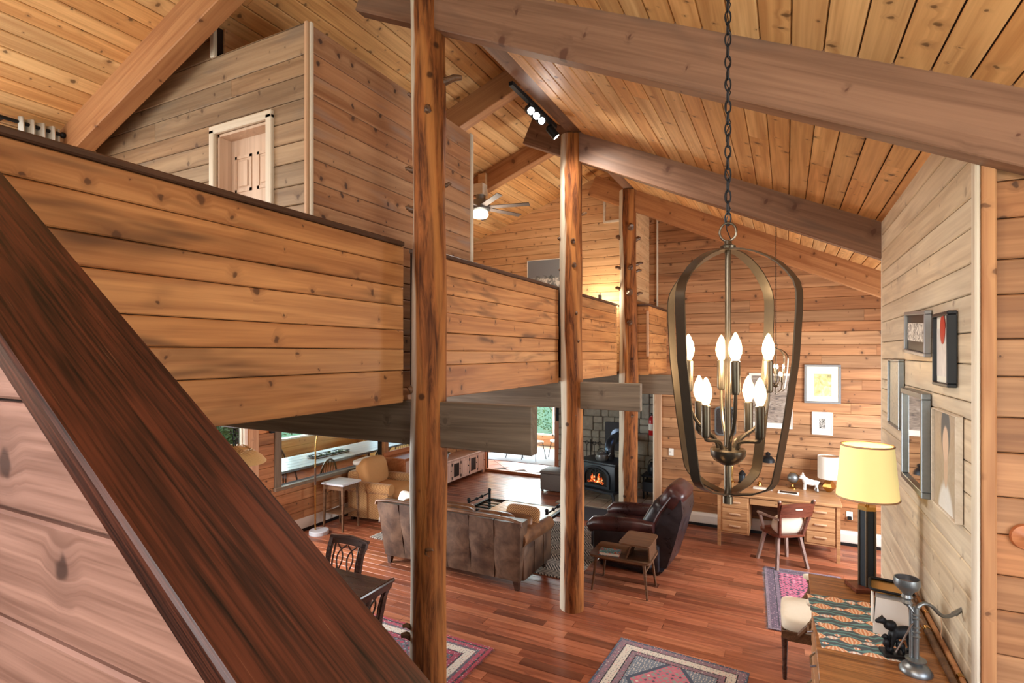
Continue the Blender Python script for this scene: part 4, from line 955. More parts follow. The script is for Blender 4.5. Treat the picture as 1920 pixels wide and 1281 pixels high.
# ---- oak desk against the far wall (front is -y)
dk = thing('oak_desk', 'wide oak pedestal desk with drawers against the far wall', 'desk', (-.13, 8.36, 0))
Wd = .765
MB().rbox(-Wd-.02, Wd+.02, -.02, .79, .745, .785, .006, 1).build('desktop', 'desk_oak', dk, 0)
for x in (-Wd+.02, Wd-.02):
    for y in (.015, .75): MB().box(x-.022, x+.022, y-.018, y+.018, 0, .745).build('leg', 'desk_oak', dk, 0)
for sx in (-1, 1):
    x0, x1 = (-Wd+.04, -.345) if sx < 0 else (.345, Wd-.04)
    pd = MB().box(x0, x1, .012, .75, .20, .745).build('pedestal', 'desk_oak', dk, 0)
    for j in range(3):
        z0 = .225+j*.172
        d = MB().rbox(x0+.02, x1-.02, .0, .02, z0, z0+.155, .005, 1).build('drawer', 'desk_oak', dk, 0)
        MB().rbox((x0+x1)/2-.075, (x0+x1)/2+.075, -.025, .002, z0+.075, z0+.10, .010, 2).build('handle', 'trim_pine', d)
d = MB().rbox(-.335, .335, .006, .03, .645, .735, .005, 1).build('drawer', 'desk_oak', dk, 0)
MB().lathe([(0, 0), (.008, 0), (.008, .003), (0, .003)], 10, mat=Matrix.Translation((0, .006, .69)) @ Matrix.Rotation(PI/2, 4, 'X')).build('keyhole', 'black_plastic', d)
MB().box(-.345, .345, .70, .72, .30, .745).build('modesty_panel', 'walnut', dk, 0)
ZD = .786
def ondesk(px, py): p = onz(px, py, ZD); return (p.x, min(p.y, 9.05), ZD)
# ---- desk chair (front is +y)
ch = thing('captains_chair', 'dark red wooden captains chair with pale legs at the desk', 'chair', (-.055, 8.03, 0), .60)
MB().prism([(x*.225, y*.215) for x, y in rrect(-1, 1, -1, 1, .5)], .415, .445, 'Z').build('seat', 'red_chair_wood', ch, 30)
for sx in (-1, 1):
    for sy in (-1, 1): MB().taper((sx*.15, sy*.14, .415), (sx*.215, sy*.215, 0), .045, .035, .04, .03).build('leg', 'grey_leg_wood', ch, 0)
    p_ = MB().taper((sx*.16, -.19, .44), (sx*.235, -.30, .90), .035, .03, .045, .028).build('back_post', 'red_chair_wood', ch, 0)
    MB().ell((sx*.238, -.303, .91), .02, .02, .018, nu=10, nv=6).build('finial', 'grey_leg_wood', p_)
    MB().tube([(sx*.215, -.255, .665), (sx*.27, -.10, .675), (sx*.275, .06, .665), (sx*.25, .15, .655)], [.016, .018, .026, .018], 8).build('arm', 'grey_leg_wood', ch)
    MB().taper((sx*.255, .10, .655), (sx*.20, .10, .44), .032, .03, .03, .03).build('arm_support', 'grey_leg_wood', ch, 0)
m = MB(); vs = []; fs = []
for i in range(11):
    u = -1+2*i/10; yb = -.285-.03*(1-u*u)
    for (z, dy) in ((.70, .02), (.87+.025*(1-u*u), -.03)):
        vs += [(u*.225, yb+dy, z), (u*.225, yb+dy-.02, z)]
for i in range(10):
    a, b = i*4, i*4+4; fs += [(a, b, b+2, a+2), (a+1, a+3, b+3, b+1), (a, a+1, b+1, b), (a+2, b+2, b+3, a+3)]
fs += [(0, 2, 3, 1), (40, 41, 43, 42)]
sp = m.add(vs, fs).build('back_rail', 'red_chair_wood', ch, 40)
MB().rbox(-.05, .05, -.352, -.33, .80, .822, .01, 2).build('hand_slot', 'pale_trim', sp)
o = MB().ell((0, 0, 0), .20, .075, .14, .7, .45, 24, 12).build('cushion', 'cream_fabric', None, 60, (-.055+.065, 8.03-.105, .565), (.30, 0, .60)); tag(o, 'cream cushion on the seat of the captains chair', 'cushion')
# ---- things on the desk
x, y, z = ondesk(1553, 920)
tl = thing('table_lamp', 'small table lamp with white drum shade on a faceted gold base', 'lamp', (x, y, ZD))
MB().lathe([(.03, 0), (.105, .08), (.105, .08), (.04, .175), (0, .175)], 5).lathe([(.0, 0), (.03, 0)], 5).build('faceted_base', 'brass', tl, 0)
MB().tube([(0, 0, .17), (0, 0, .24)], .010, 8).build('neck', 'brass', tl)
MB().lathe([(.138, .20), (.142, .20), (.142, .52), (.138, .52), (.138, .20)], 28).build('shade', 'white_fabric', tl)
MB().lathe([(.136, .21), (.137, .51)], 28).build('shade_lining', 'brass', tl)
ld = bpy.data.lights.new('desk_lamp_bulb', 'POINT'); ld.energy = 2; ld.color = (1, .76, .46); ld.shadow_soft_size = .04; link('desk_lamp_bulb', ld, tl, (0, 0, .36))
def animal(name, parts, mat, voxel, parent=None):
    m = MB()
    for (c, r, rot) in parts:
        mt = Matrix.Translation(c) @ Matrix.Rotation(rot, 4, 'Y'); m.ell((0, 0, 0), r[0], r[1], r[2], nu=16, nv=10, mat=mt)
    o = m.build(name, mat, parent, 80)
    rm = o.modifiers.new('merge', 'REMESH'); rm.mode = 'VOXEL'; rm.voxel_size = voxel; rm.use_smooth_shade = True
    s = o.modifiers.new('soft', 'SMOOTH'); s.factor = .6; s.iterations = 4
    return o
x, y, z = ondesk(1519, 915)
dog = thing('dog_figurine', 'white ceramic dog figurine standing on the desk', 'figurine', (x, y, ZD), .1); 
animal('body', [((0, 0, .115), (.085, .045, .048), .1), ((-.06, 0, .13), (.05, .05, .055), 0), ((.07, 0, .11), (.04, .042, .045), 0), ((-.105, 0, .185), (.042, .042, .040), 0), ((-.135, 0, .172), (.022, .03, .024), 0), ((-.10, .028, .225), (.012, .012, .030), .1), ((-.10, -.028, .225), (.012, .012, .030), .1), ((-.075, .03, .05), (.018, .018, .055), 0), ((-.075, -.03, .05), (.018, .018, .055), 0), ((.075, .03, .05), (.018, .017, .055), .1), ((.075, -.03, .05), (.018, .017, .055), .1), ((-.08, .03, .01), (.025, .018, .012), 0), ((-.08, -.03, .01), (.025, .018, .012), 0), ((.07, .03, .01), (.025, .018, .012), 0), ((.07, -.03, .01), (.025, .018, .012), 0), ((.115, 0, .13), (.018, .010, .010), 0)], 'ceramic_white', .007, dog)
for sy in (-1, 1): MB().ell((-.142, sy*.018, .195), .005, .005, .006, nu=8, nv=6).build('eye', 'black_plastic', dog)
MB().ell((-.156, 0, .180), .007, .009, .006, nu=8, nv=6).build('nose', 'black_plastic', dog)
x, y, z = ondesk(1486, 908)
gl = thing('desk_globe', 'small silver and gold globe on a stand on the desk', 'globe', (x, y, ZD))
MB().lathe([(0, 0), (.05, 0), (.05, .012), (.015, .025), (.010, .06), (0, .06)], 16).build('stand', 'brass', gl)
MB().ell((0, 0, .155), .075, .075, .075, nu=24, nv=14).build('ball', 'pewter', gl, 60)
MB().tube([(.085*math.cos(q), 0, .155+.085*math.sin(q)) for q in [-2.1+4.2*i/20 for i in range(21)]], .005, 6).build('meridian', 'brass', gl)
x, y, z = ondesk(1528, 918)
ck = thing('silver_trinket', 'little silver trinket beside the dog figurine', 'trinket', (x+.02, y-.10, ZD))
MB().lathe([(0, 0), (.02, 0), (.03, .02), (.022, .05), (.012, .07), (0, .072)], 12).build('body', 'chrome', ck); MB().tube([(.02*math.cos(q), 0, .075+.018*math.sin(q)) for q in [2*PI*i/14 for i in range(14)]], .003, 6, True).build('ring', 'chrome', ck)
def card(px, py, w, d, lab, rz, mat='bronze'):
    x, y, z = ondesk(px, py); o = thing('framed_card', lab, 'card', (x, y, ZD), rz)
    MB().rbox(-w/2, w/2, -d/2, d/2, 0, .012, .004, 1).build('frame', 'paper_white', o, 0); MB().box(-w/2+.025, w/2-.025, -d/2+.02, d/2-.02, .012, .0135).build('print', mat, o, 0)
card(1478, 925, .27, .15, 'white framed card lying flat at the front of the desk', -.05); card(1430, 917, .26, .12, 'pale card lying flat behind the chandelier ring on the desk', -.03, 'mat_cream')
x, y, z = ondesk(1392, 905)
ln = thing('candle_lantern', 'small black lantern standing on the desk', 'lantern', (x, y, ZD))
MB().lathe([(0, 0), (.06, 0), (.06, .02), (.045, .03)], 12).build('base', 'black_iron', ln); MB().lathe([(.045, .03), (.05, .08), (.045, .13)], 12).build('glass', 'cast_iron', ln)
MB().lathe([(.05, .13), (.055, .14), (.03, .18), (.012, .20), (0, .205)], 12).build('cap', 'black_iron', ln); MB().tube([(.03*math.cos(q), 0, .20+.03*math.sin(q)) for q in [PI*i/10 for i in range(11)]], .003, 6).build('handle', 'black_iron', ln)
x, y, z = ondesk(1372, 903)
cs = thing('candlestick', 'tall brass candlestick at the left end of the desk', 'candlestick', (x, y, ZD))
MB().lathe([(0, 0), (.05, 0), (.05, .012), (.02, .03), (.014, .10), (.022, .13), (.016, .16), (.03, .24), (.028, .25), (0, .25)], 16).build('stem', 'brass', cs); MB().tube([(0, 0, .25), (0, 0, .29)], .011, 10).build('candle', 'paper_white', cs)
x, y, z = ondesk(1424, 912)
o = thing('brass_bell', 'small brass bell behind the chandelier ring on the desk', 'bell', (x, y+.08, ZD)); MB().lathe([(.04, 0), (.03, .02), (.022, .05), (.008, .06), (0, .06)], 14).build('dome', 'brass', o); MB().ell((0, 0, .068), .008, .008, .01, nu=8, nv=6).build('knob', 'brass', o)
p = ony(1440, 862, 9.2)
o = thing('wall_lamp', 'small black dome lamp on the far wall above the desk', 'wall lamp', (p.x, 9.225, p.z-.02))
MB().lathe([(.10, 0), (.095, .04), (.06, .085), (.015, .10), (0, .10)], 18, (0, -.12, 0)).build('shade', 'black_iron', o); MB().tube([(0, -.12, .10), (0, -.06, .14), (0, 0, .10)], .008, 8).build('arm', 'black_iron', o); MB().lathe([(0, 0), (.035, 0), (.035, .01), (0, .012)], 12, mat=Matrix.Translation((0, .0, .10)) @ Matrix.Rotation(PI/2, 4, 'X')).build('wall_plate', 'black_iron', o)
# ---- pictures
def art(name, stops, scale=7, dist=2., detail=3, stretch=(1, 1, 1)):
    t = NT(name); o = t.sep(t.obj()); n = t.noise(t.comb(t.math('MULTIPLY', o[0], stretch[0]), t.math('MULTIPLY', o[1], stretch[1]), t.math('MULTIPLY', o[2], stretch[2])), scale, detail, .6, dist)
    t.set(Base_Color=t.ramp(n, stops), Roughness=.5)
art('art_yellow', [(.3, rgb(150, 140, 90)), (.5, rgb(214, 206, 140)), (.7, rgb(226, 220, 190))], 5); art('art_ink', [(.46, rgb(40, 38, 36)), (.52, rgb(190, 184, 176))], 30, 3); art('art_sketch', [(.40, rgb(96, 94, 92)), (.52, rgb(214, 210, 204)), (.7, rgb(228, 226, 220))], 26, 1.5)
art('art_marsh', [(.3, rgb(84, 76, 74)), (.5, rgb(150, 134, 122)), (.7, rgb(178, 166, 156))], 6, 1.5, 4, (1, 1, 3)); art('art_pale', [(.3, rgb(196, 190, 186)), (.7, rgb(222, 216, 210))], 5); art('art_map', [(.35, rgb(166, 158, 140)), (.5, rgb(200, 190, 168)), (.65, rgb(178, 172, 158))], 14)
def picture(label, O, U, w, h, fw, fmat, mat_mat, art_mat, inset, depth=.03, cat='picture', rot=0, name='framed_picture', glass=False):
    """framed picture centred at O on a wall, U = its width direction, facing U x Z"""
    U = Vector(U); N = U.cross(Vector((0, 0, 1)))
    t = thing(name, label, cat); m = Matrix.Identity(4)
    for i, a in enumerate((U, -N, Vector((0, 0, 1)))): m[0][i], m[1][i], m[2][i] = a     # local y points into the wall
    m[0][3], m[1][3], m[2][3] = Vector(O)
    t.matrix_world = m @ Matrix.Rotation(rot, 4, 'Y')
    a, b = w/2, h/2
    f = MB(); 
    for (x0, x1, z0, z1) in ((-a, a, b-fw, b), (-a, a, -b, -b+fw), (-a, -a+fw, -b+fw, b-fw), (a-fw, a, -b+fw, b-fw)): f.rbox(x0, x1, -depth, 0, z0, z1, .004, 1)
    f.build('frame', fmat, t, 0)
    MB().box(-a+fw*.8, a-fw*.8, -depth*.55, 0, -b+fw*.8, b-fw*.8).build('mat' if mat_mat != art_mat else 'print', mat_mat, t, 0)
    if mat_mat != art_mat:
        l, r_, bo, to = inset; MB().box(-a+fw+l, a-fw-r_, -depth*.62, -depth*.3, -b+fw+bo, b-fw-to).build('print', art_mat, t, 0)
    return t
def farpic(label, x0, x1, y0, y1, **k):
    a, b = ony(x0, (y0+y1)/2, 9.2), ony(x1, (y0+y1)/2, 9.2); zt, zb = ony((x0+x1)/2, y0, 9.2).z, ony((x0+x1)/2, y1, 9.2).z
    return picture(label, ((a.x+b.x)/2, 9.23, (zt+zb)/2), (1, 0, 0), b.x-a.x, zt-zb, **k)
farpic('silver framed print with a yellow panel on the far wall', 1508, 1577, 684, 757, fw=.03, fmat='silver_frame', mat_mat='mat_cream', art_mat='art_yellow', inset=(.10, .09, .08, .11))
farpic('small white print with a black ink square on the far wall', 1522, 1562, 773, 816, fw=.012, fmat='paper_white', mat_mat='paper_white', art_mat='art_ink', inset=(.085, .085, .08, .085), depth=.02)
farpic('wide grey landscape picture hanging behind the large chandelier', 1404, 1486, 700, 803, fw=.02, fmat='paper_white', mat_mat='paper_white', art_mat='art_marsh', inset=(.02, .02, .06, .02), depth=.02)
o = thing('wall_mirror', 'small rounded silver mirror behind the large chandelier', 'mirror', (ony(1360, 790, 9.2).x, 9.22, ony(1360, 790, 9.2).z))
pol = rrect(-.16, .16, -.23, .23, .07); MB().prism(pol, -.025, 0, 'Y').build('frame', 'pewter', o, 30); MB().prism(rrect(-.135, .135, -.205, .205, .055), -.028, -.02, 'Y').build('glass', 'chrome', o, 0)
def rightpic(label, x0, x1, t0, b0, t1, b1, **k):
    """on the whitewashed partition: far edge pixel x0 with top/bottom t0,b0; near edge x1 with t1,b1"""
    X = .692; a, b, c, d = onx(x0, t0, X), onx(x0, b0, X), onx(x1, t1, X), onx(x1, b1, X)
    zt, zb = (a.z+c.z)/2, (b.z+d.z)/2
    return picture(label, (.719, (a.y+c.y)/2, (zt+zb)/2), (0, -1, 0), a.y-c.y, zt-zb, **k)
rightpic('tilted silver framed sketch in a black mat on the pale wall', 1697, 1736, 589, 663, 578, 668, fw=.022, fmat='silver_frame', mat_mat='black_frame', art_mat='art_sketch', inset=(.03, .02, .06, .05), depth=.035, rot=.05)
p = rightpic('narrow black framed print with a red shape on the pale wall', 1753, 1782, 588, 720, 584, 729, fw=.018, fmat='black_frame', mat_mat='mat_cream', art_mat='art_pale', inset=(.012, .012, .03, .06), depth=.04)
MB().ell((0, -.0265, .10), .05, .001, .075, nu=20, nv=10).build('red_shape', 'red_paint', p)
rightpic('grey framed map print, lowest left on the pale wall', 1666, 1687, 674, 797, 673, 804, fw=.016, fmat='pewter', mat_mat='art_map', art_mat='art_map', inset=(0, 0, 0, 0), depth=.035)
t = NT('mirror_glass'); t.set(Base_Color=rgb(226, 226, 222), Metallic=1., Roughness=.03)
rightpic('tall mirror in a dark silver frame beside the lit lamp', 1695, 1735, 728, 893, 737, 938, fw=.035, fmat='pewter', mat_mat='mirror_glass', art_mat='mirror_glass', inset=(0, 0, 0, 0), depth=.045, cat='mirror', name='wall_mirror')
t = NT('art_portrait'); o = t.sep(t.obj())
def blob(cx, cz, rx, rz, e=.25):
    a = t.math('DIVIDE', t.math('SUBTRACT', o[0], cx), rx); b = t.math('DIVIDE', t.math('SUBTRACT', o[2], cz), rz)
    return t.math('SUBTRACT', 1, t.smooth(t.math('ADD', t.math('MULTIPLY', a, a), t.math('MULTIPLY', b, b)), 1-e, 1+e), clamp=True)
n = t.noise(t.obj(), 14, 3, .6, 2.)
col = t.mix(n, rgb(150, 124, 96), rgb(196, 176, 150)); col = t.mix(blob(0, .15, .085, .13), col, rgb(70, 74, 78)); col = t.mix(blob(.0, -.33, .15, .22), col, rgb(226, 222, 216)); col = t.mix(blob(.005, -.02, .036, .11), col, rgb(206, 170, 140)); col = t.mix(blob(0, .09, .055, .085), col, rgb(214, 182, 156)); col = t.mix(t.math('MULTIPLY', n, .25), col, rgb(110, 120, 126))
t.set(Base_Color=col, Roughness=.55)
rightpic('unframed canvas portrait of a dark haired person in white', 1747, 1792, 768, 941, 777, 981, fw=.004, fmat='pale_trim', mat_mat='art_portrait', art_mat='art_portrait', inset=(0, 0, 0, 0), depth=.03, cat='painting', name='canvas_painting')
o = thing('light_switch', 'white light switch on the far wall left of the desk', 'switch', (ony(1258, 848, 9.2).x, 9.226, ony(1258, 848, 9.2).z)); MB().rbox(-.04, .04, -.008, 0, -.06, .06, .003, 1).build('plate', 'paper_white', o, 0); MB().box(-.006, .006, -.018, -.006, -.012, .012).build('toggle', 'ceramic_white', o, 0)
o = thing('power_outlet', 'white power outlet with a black plug right of the desk', 'outlet', (ony(1593, 968, 9.2).x, 9.226, ony(1593, 968, 9.2).z)); MB().rbox(-.04, .04, -.008, 0, -.06, .06, .003, 1).build('plate', 'paper_white', o, 0); MB().rbox(-.025, .025, -.045, -.006, -.055, -.005, .005, 1).build('plug', 'black_plastic', o, 0)
p = ony(1912, 1010, 2.96)
o = thing('wall_ornament', 'round copper ornament on the wall at the right edge', 'ornament', (p.x+.03, 2.995, p.z)); MB().lathe([(0, 0), (.055, 0), (.05, .012), (.03, .018), (.012, .03), (0, .032)], 20, mat=Matrix.Rotation(PI/2, 4, 'X')).build('disc', 'orange_dresser', o); MB().ell((0, -.035, 0), .012, .012, .012, nu=10, nv=6).build('boss', 'brass', o)
# ---- tall oak sideboard in front of the pale partition (front faces -x)
ZS = 1.32
sb = thing('oak_sideboard', 'tall oak sideboard along the whitewashed partition', 'sideboard', (.425, 3.47, 0), -PI/2)
hl, hd = .667, .294
MB().box(-hl+.02, hl-.02, -hd+.03, hd, .10, ZS-.03).build('carcass', 'desk_oak', sb, 0)
MB().rbox(-hl, .36, -hd, hd, ZS-.03, ZS, .004, 1).build('top_board', 'oak_top', sb, 0)
tb = MB().rbox(-.152, .152, -hd, hd, -.03, 0, .004, 1).build('top_board', 'oak_top', sb, 0, (.514, 0, ZS))
for i in range(3):
    for j in range(3):
        x0 = -hl+.05+i*.415; d = MB().rbox(x0, x0+.395, -hd+.015, -hd+.035, .14+j*.38, .49+j*.38, .006, 1).build('drawer', 'desk_oak', sb, 0)
        MB().tube([(x0+.12, -hd+.015, .32+j*.38), (x0+.14, -hd-.01, .30+j*.38), (x0+.25, -hd-.01, .30+j*.38), (x0+.27, -hd+.015, .32+j*.38)], .006, 6).build('pull', 'chrome', d)
for sx in (-1, 1):
    for sy in (-1, 1): MB().box(sx*(hl-.06)-.03, sx*(hl-.06)+.03, sy*(hd-.07)-.03, sy*(hd-.07)+.03, 0, .10).build('foot', 'desk_oak', sb, 0)
def onsb(px, py): return onz(px, py, ZS)
# patterned runner
p0, p1, p2 = onsb(1531.4, 1116.3), onsb(1540.6, 1214.7), onsb(1716.7, 1247.5)
U = (p2-p1); V = (p0-p1); w_, l_ = min(U.length, .56), V.length
t = NT('balloon_print'); o = t.sep(t.obj())
wv = t.math('SINE', t.math('ADD', t.math('MULTIPLY', o[1], 150), t.math('MULTIPLY', t.noise(t.obj(), 9, 2), 16)))
col = t.mix(t.smooth(wv, .2, .9), rgb(84, 94, 100), rgb(112, 160, 156))
def cell(v, s, off): return t.math('SUBTRACT', t.math('FRACT', t.math('MULTIPLY_ADD', v, s, off)), .5)
def shape(sx, sy, ox, oy, rx, ry, c1, c2, col):
    row = t.math('FLOOR', t.math('MULTIPLY_ADD', o[1], sy, oy)); sh = t.math('MULTIPLY', t.math('MODULO', t.math('ABSOLUTE', row), 2), .5)
    u = t.math('SUBTRACT', t.math('FRACT', t.math('ADD', t.math('MULTIPLY_ADD', o[0], sx, ox), sh)), .5); v = cell(o[1], sy, oy)
    d = t.math('ADD', t.math('POWER', t.math('ABSOLUTE', t.math('DIVIDE', u, rx)), 1.5), t.math('POWER', t.math('ABSOLUTE', t.math('DIVIDE', v, ry)), 1.5))
    mk = t.math('LESS_THAN', d, 1)
    strp = t.math('GREATER_THAN', t.math('SINE', t.math('MULTIPLY', t.math('DIVIDE', u, t.math('SUBTRACT', 1.25, t.math('MULTIPLY', t.math('ABSOLUTE', v), 2))), 60)), .1)
    return t.mix(mk, col, t.mix(strp, c1, c2))
col = shape(6.2, 8.0, .1, .5, .32, .30, rgb(222, 148, 104), rgb(240, 206, 172), col); col = shape(6.2, 8.0, .6, .5, .17, .14, rgb(238, 230, 220), rgb(226, 190, 172), col); col = shape(7.3, 9.0, .33, .05, .12, .12, rgb(226, 154, 116), rgb(236, 224, 210), col)
t.set(Base_Color=col, Roughness=.85)
o = MB().rbox(0, w_, 0, l_, 0, .003, .001, 1).build('table_runner', 'balloon_print', None, 0); tag(o, 'teal and orange balloon print runner on the oak sideboard', 'table runner')
m = Matrix.Identity(4); u_ = U.normalized(); v_ = Vector((0, 0, 1)).cross(u_)
for i, a in enumerate((u_, v_, Vector((0, 0, 1)))): m[0][i], m[1][i], m[2][i] = a
m[0][3], m[1][3], m[2][3] = p1.x, p1.y, ZS; o.matrix_world = m
# big table lamp
lx = onsb(1624, 1100)
bl = thing('table_lamp', 'tall table lamp with lit yellow shade on the oak sideboard', 'lamp', (lx.x, min(lx.y, 4.02), ZS), .35)
MB().rbox(-.10, .10, -.075, .075, 0, .028, .004, 1).build('base', 'red_chair_wood', bl, 0)
hexa = [(.047*math.cos(PI/3*i), .047*math.sin(PI/3*i)) for i in range(6)]
MB().prism(hexa, .028, .50, 'Z').build('column', 'cast_iron', bl, 0)
m = MB()
for (x, y) in hexa: m.tube([(x, y, .028), (x, y, .50)], .007, 6)
m.build('column_edge', 'bronze', bl, 0)
MB().prism([(x*1.15, y*1.15) for x, y in hexa], .50, .525, 'Z').build('cap', 'brass', bl, 0)
MB().tube([(0, 0, .52), (0, 0, .80)], .012, 10).build('neck', 'brass', bl)
t = NT('lit_shade'); t.set(Base_Color=rgb(244, 222, 150), Roughness=.8); t.b.inputs['Emission Color'].default_value = (1, .78, .32, 1); t.b.inputs['Emission Strength'].default_value = .42
sh = MB().lathe([(.166, .575), (.170, .575), (.142, .905), (.138, .905), (.166, .575)], 36).build('shade', 'lit_shade', bl)
MB().tube([(.170*math.cos(q), .170*math.sin(q), .578) for q in [2*PI*i/36 for i in range(36)]], .006, 6, True).build('trim', 'trim_pine', sh)
MB().tube([(.142*math.cos(q), .142*math.sin(q), .902) for q in [2*PI*i/36 for i in range(36)]], .006, 6, True).build('trim', 'trim_pine', sh)
ld = bpy.data.lights.new('table_lamp_bulb', 'POINT'); ld.energy = 7; ld.color = (1, .74, .38); ld.shadow_soft_size = .05; link('table_lamp_bulb', ld, bl, (0, 0, .72))
# kitchen scale
sc_ = onsb(1664, 1192)
ks = thing('kitchen_scale', 'vintage white kitchen scale with round dial on the sideboard', 'scale', (sc_.x+.02, sc_.y+.07, ZS+.0035), -PI/2-.12)  # dial looks toward -x
MB().prism([(-.075, 0), (.085, 0), (.075, .19), (-.06, .19)], -.085, .085, 'X').build('body', 'white_paint', ks, 0)
MB().lathe([(0, .012), (.075, .012), (.082, .008), (.082, 0)], 28, mat=Matrix.Translation((0, -.072, .105)) @ Matrix.Rotation(PI/2, 4, 'X')).build('dial', 'paper_white', ks)
MB().box(-.003, .003, -.088, -.0845, .105, .165).build('needle', 'black_plastic', ks, 0)
MB().tube([(0, 0, .19), (0, 0, .215)], .012, 8).build('plunger', 'black_iron', ks)
pn = MB().prism(rrect(-.085, .085, -.085, .085, .03), .215, .225, 'Z').build('tray', 'brass', ks, 30)
MB().tube([(x, y, .23) for x, y in rrect(-.09, .09, -.09, .09, .03)], .007, 8, True).build('tray_rim', 'black_iron', pn)
# bronze figurine
fg_ = onsb(1693, 1238)
fg = thing('bronze_figurine', 'dark bronze animal figurine on a black base on the runner', 'figurine', (fg_.x-.01, fg_.y+.03, ZS+.0035), .25)
MB().rbox(-.075, .075, -.04, .04, 0, .018, .003, 1).build('base', 'black_plastic', fg, 0)
animal('adult', [((.01, 0, .115), (.055, .026, .030), -.35), ((-.04, 0, .145), (.030, .022, .024), -.4), ((-.075, 0, .165), (.022, .017, .017), 0), ((-.095, 0, .160), (.012, .011, .010), 0), ((-.035, .014, .085), (.011, .010, .055), .2), ((-.03, -.014, .085), (.011, .010, .055), .2), ((.05, .014, .07), (.016, .012, .055), -.15), ((.05, -.014, .07), (.016, .012, .055), -.15), ((-.045, .014, .03), (.014, .010, .014), 0), ((-.04, -.014, .03), (.014, .010, .014), 0), ((.05, .014, .025), (.018, .010, .010), 0), ((.05, -.014, .025), (.018, .010, .010), 0), ((-.07, .012, .182), (.006, .004, .008), 0), ((-.07, -.012, .182), (.006, .004, .008), 0)], 'black_iron', .0045, fg)
animal('cub', [((-.055, 0, .055), (.018, .015, .022), 0), ((-.06, 0, .088), (.013, .012, .013), 0), ((-.072, 0, .084), (.008, .007, .006), 0), ((-.05, .010, .028), (.010, .007, .014), 0), ((-.05, -.010, .028), (.010, .007, .014), 0)], 'black_iron', .004, fg)
animal('cub', [((.005, 0, .050), (.022, .016, .020), 0), ((-.015, 0, .078), (.013, .012, .013), 0), ((.0, .010, .028), (.009, .007, .014), 0), ((.015, -.010, .028), (.009, .007, .014), 0)], 'black_iron', .004, fg)
# pewter water pipe with a curved hose
wp_ = onsb(1722, 1262)
wp = thing('water_pipe', 'grey metal pipe lamp with flared cup and curved spout', 'water pipe', (wp_.x-.01, wp_.y-.0, ZS)); wp.scale = (1, 1, .84)
MB().lathe([(0, 0), (.064, 0), (.066, .012), (.05, .04), (.026, .05), (.018, .058), (.040, .066), (.042, .074), (.018, .082), (0, .082)], 28).build('base', 'pewter', wp)
MB().tube([(0, 0, .07), (0, 0, .36)], .013, 12).build('stem', 'pewter', wp); MB().tube([(-.018, 0, .075), (-.018, 0, .34)], .008, 10).build('side_tube', 'pewter', wp)
for z in (.20, .225, .25, .30, .318): MB().lathe([(.0, -.007), (.012, -.007), (.019, 0), (.012, .007), (0, .007)], 14, (0, 0, z)).build('collar', 'pewter', wp)
MB().lathe([(.012, .355), (.024, .37), (.015, .385), (.024, .40), (.018, .415), (.026, .43), (.048, .455), (.054, .475), (.051, .505), (.047, .505), (.049, .475), (.026, .445), (0, .44)], 24, (-.03, .02, 0)).build('cup', 'pewter', wp)
MB().tube([(-.005, 0, .33), (-.03, .02, .37)], .012, 10).build('neck', 'pewter', wp)
MB().lathe([(0, .442), (.043, .470), (.043, .474), (0, .474)], 20, (-.03, .02, 0)).build('cup_lining', 'red_chair_wood', wp)
rt = Vector((R_.x, R_.y, 0))
hose = [Vector((0, 0, .30))]+bez((0, 0, .31), (0, 0, .385)+rt*0, Vector((0, 0, .40))+rt*.045, Vector((0, 0, .355))+rt*.08, 8)+bez(Vector((0, 0, .355))+rt*.08, Vector((0, 0, .315))+rt*.105, Vector((0, 0, .30))+rt*.115, Vector((0, 0, .325))+rt*.155, 8)[1:] if False else None
def P(s, z): return rt*(s*1.22)+Vector((0, 0, z))
hose = bez(P(0, .30), P(.0, .40), P(.045, .395), P(.075, .345), 9)+bez(P(.075, .345), P(.095, .305), P(.115, .295), P(.15, .325), 9)[1:]
MB().tube(hose, .0095, 10).build('spout', 'pewter', wp)
MB().tube([P(.145, .32), P(.155, .33), P(.205, .375)], [.014, .012, .006], 10).build('nozzle', 'pewter', wp)
MB().tube([P(.095, .30), P(.10, .25), P(.095, .21), P(.10, .18)], .0018, 5).build('string', 'trim_pine', wp)
MB().taper(P(-.005, .29), P(-.075, .11), .007, .004).build('lever', 'chrome', wp, 0)
# poles lying along the wall on the sideboard
def polex(name, lab, x, z, y0, y1, r, mat, band):
    t = thing(name, lab, 'pole', (x, y0, z)); L = y1-y0
    MB().tube([(0, 0, 0), (0, L*.3, 0), (0, L*.7, 0), (0, L, 0)], [r*.8, r, r, r*.7], 10).build('shaft', mat, t)
    for q in band: MB().tube([(0, L*q-.015, 0), (0, L*q+.015, 0)], r*1.15, 12).build('band', 'brass', t)
polex('wooden_pole', 'dark polished wooden pole lying along the back of the sideboard', .66, ZS+.018, 2.84, 4.10, .017, 'walnut', (.08, .55, .95))
polex('wooden_pole', 'slimmer brown pole leaning just against the pale wall', .70, ZS+.016, 2.86, 3.98, .013, 'orange_beam_fir', (.2, .8))
o = thing('pole_bracket', 'small black fork holding the poles at the lamp end', 'bracket', (.66, 4.05, ZS)); MB().box(-.04, .04, -.012, .012, 0, .004).build('foot', 'black_iron', o, 0)
for s in (-1, 1): MB().tube([(s*.028, 0, 0), (s*.03, 0, .06), (s*.024, 0, .10)], .007, 8).build('prong', 'black_iron', o)
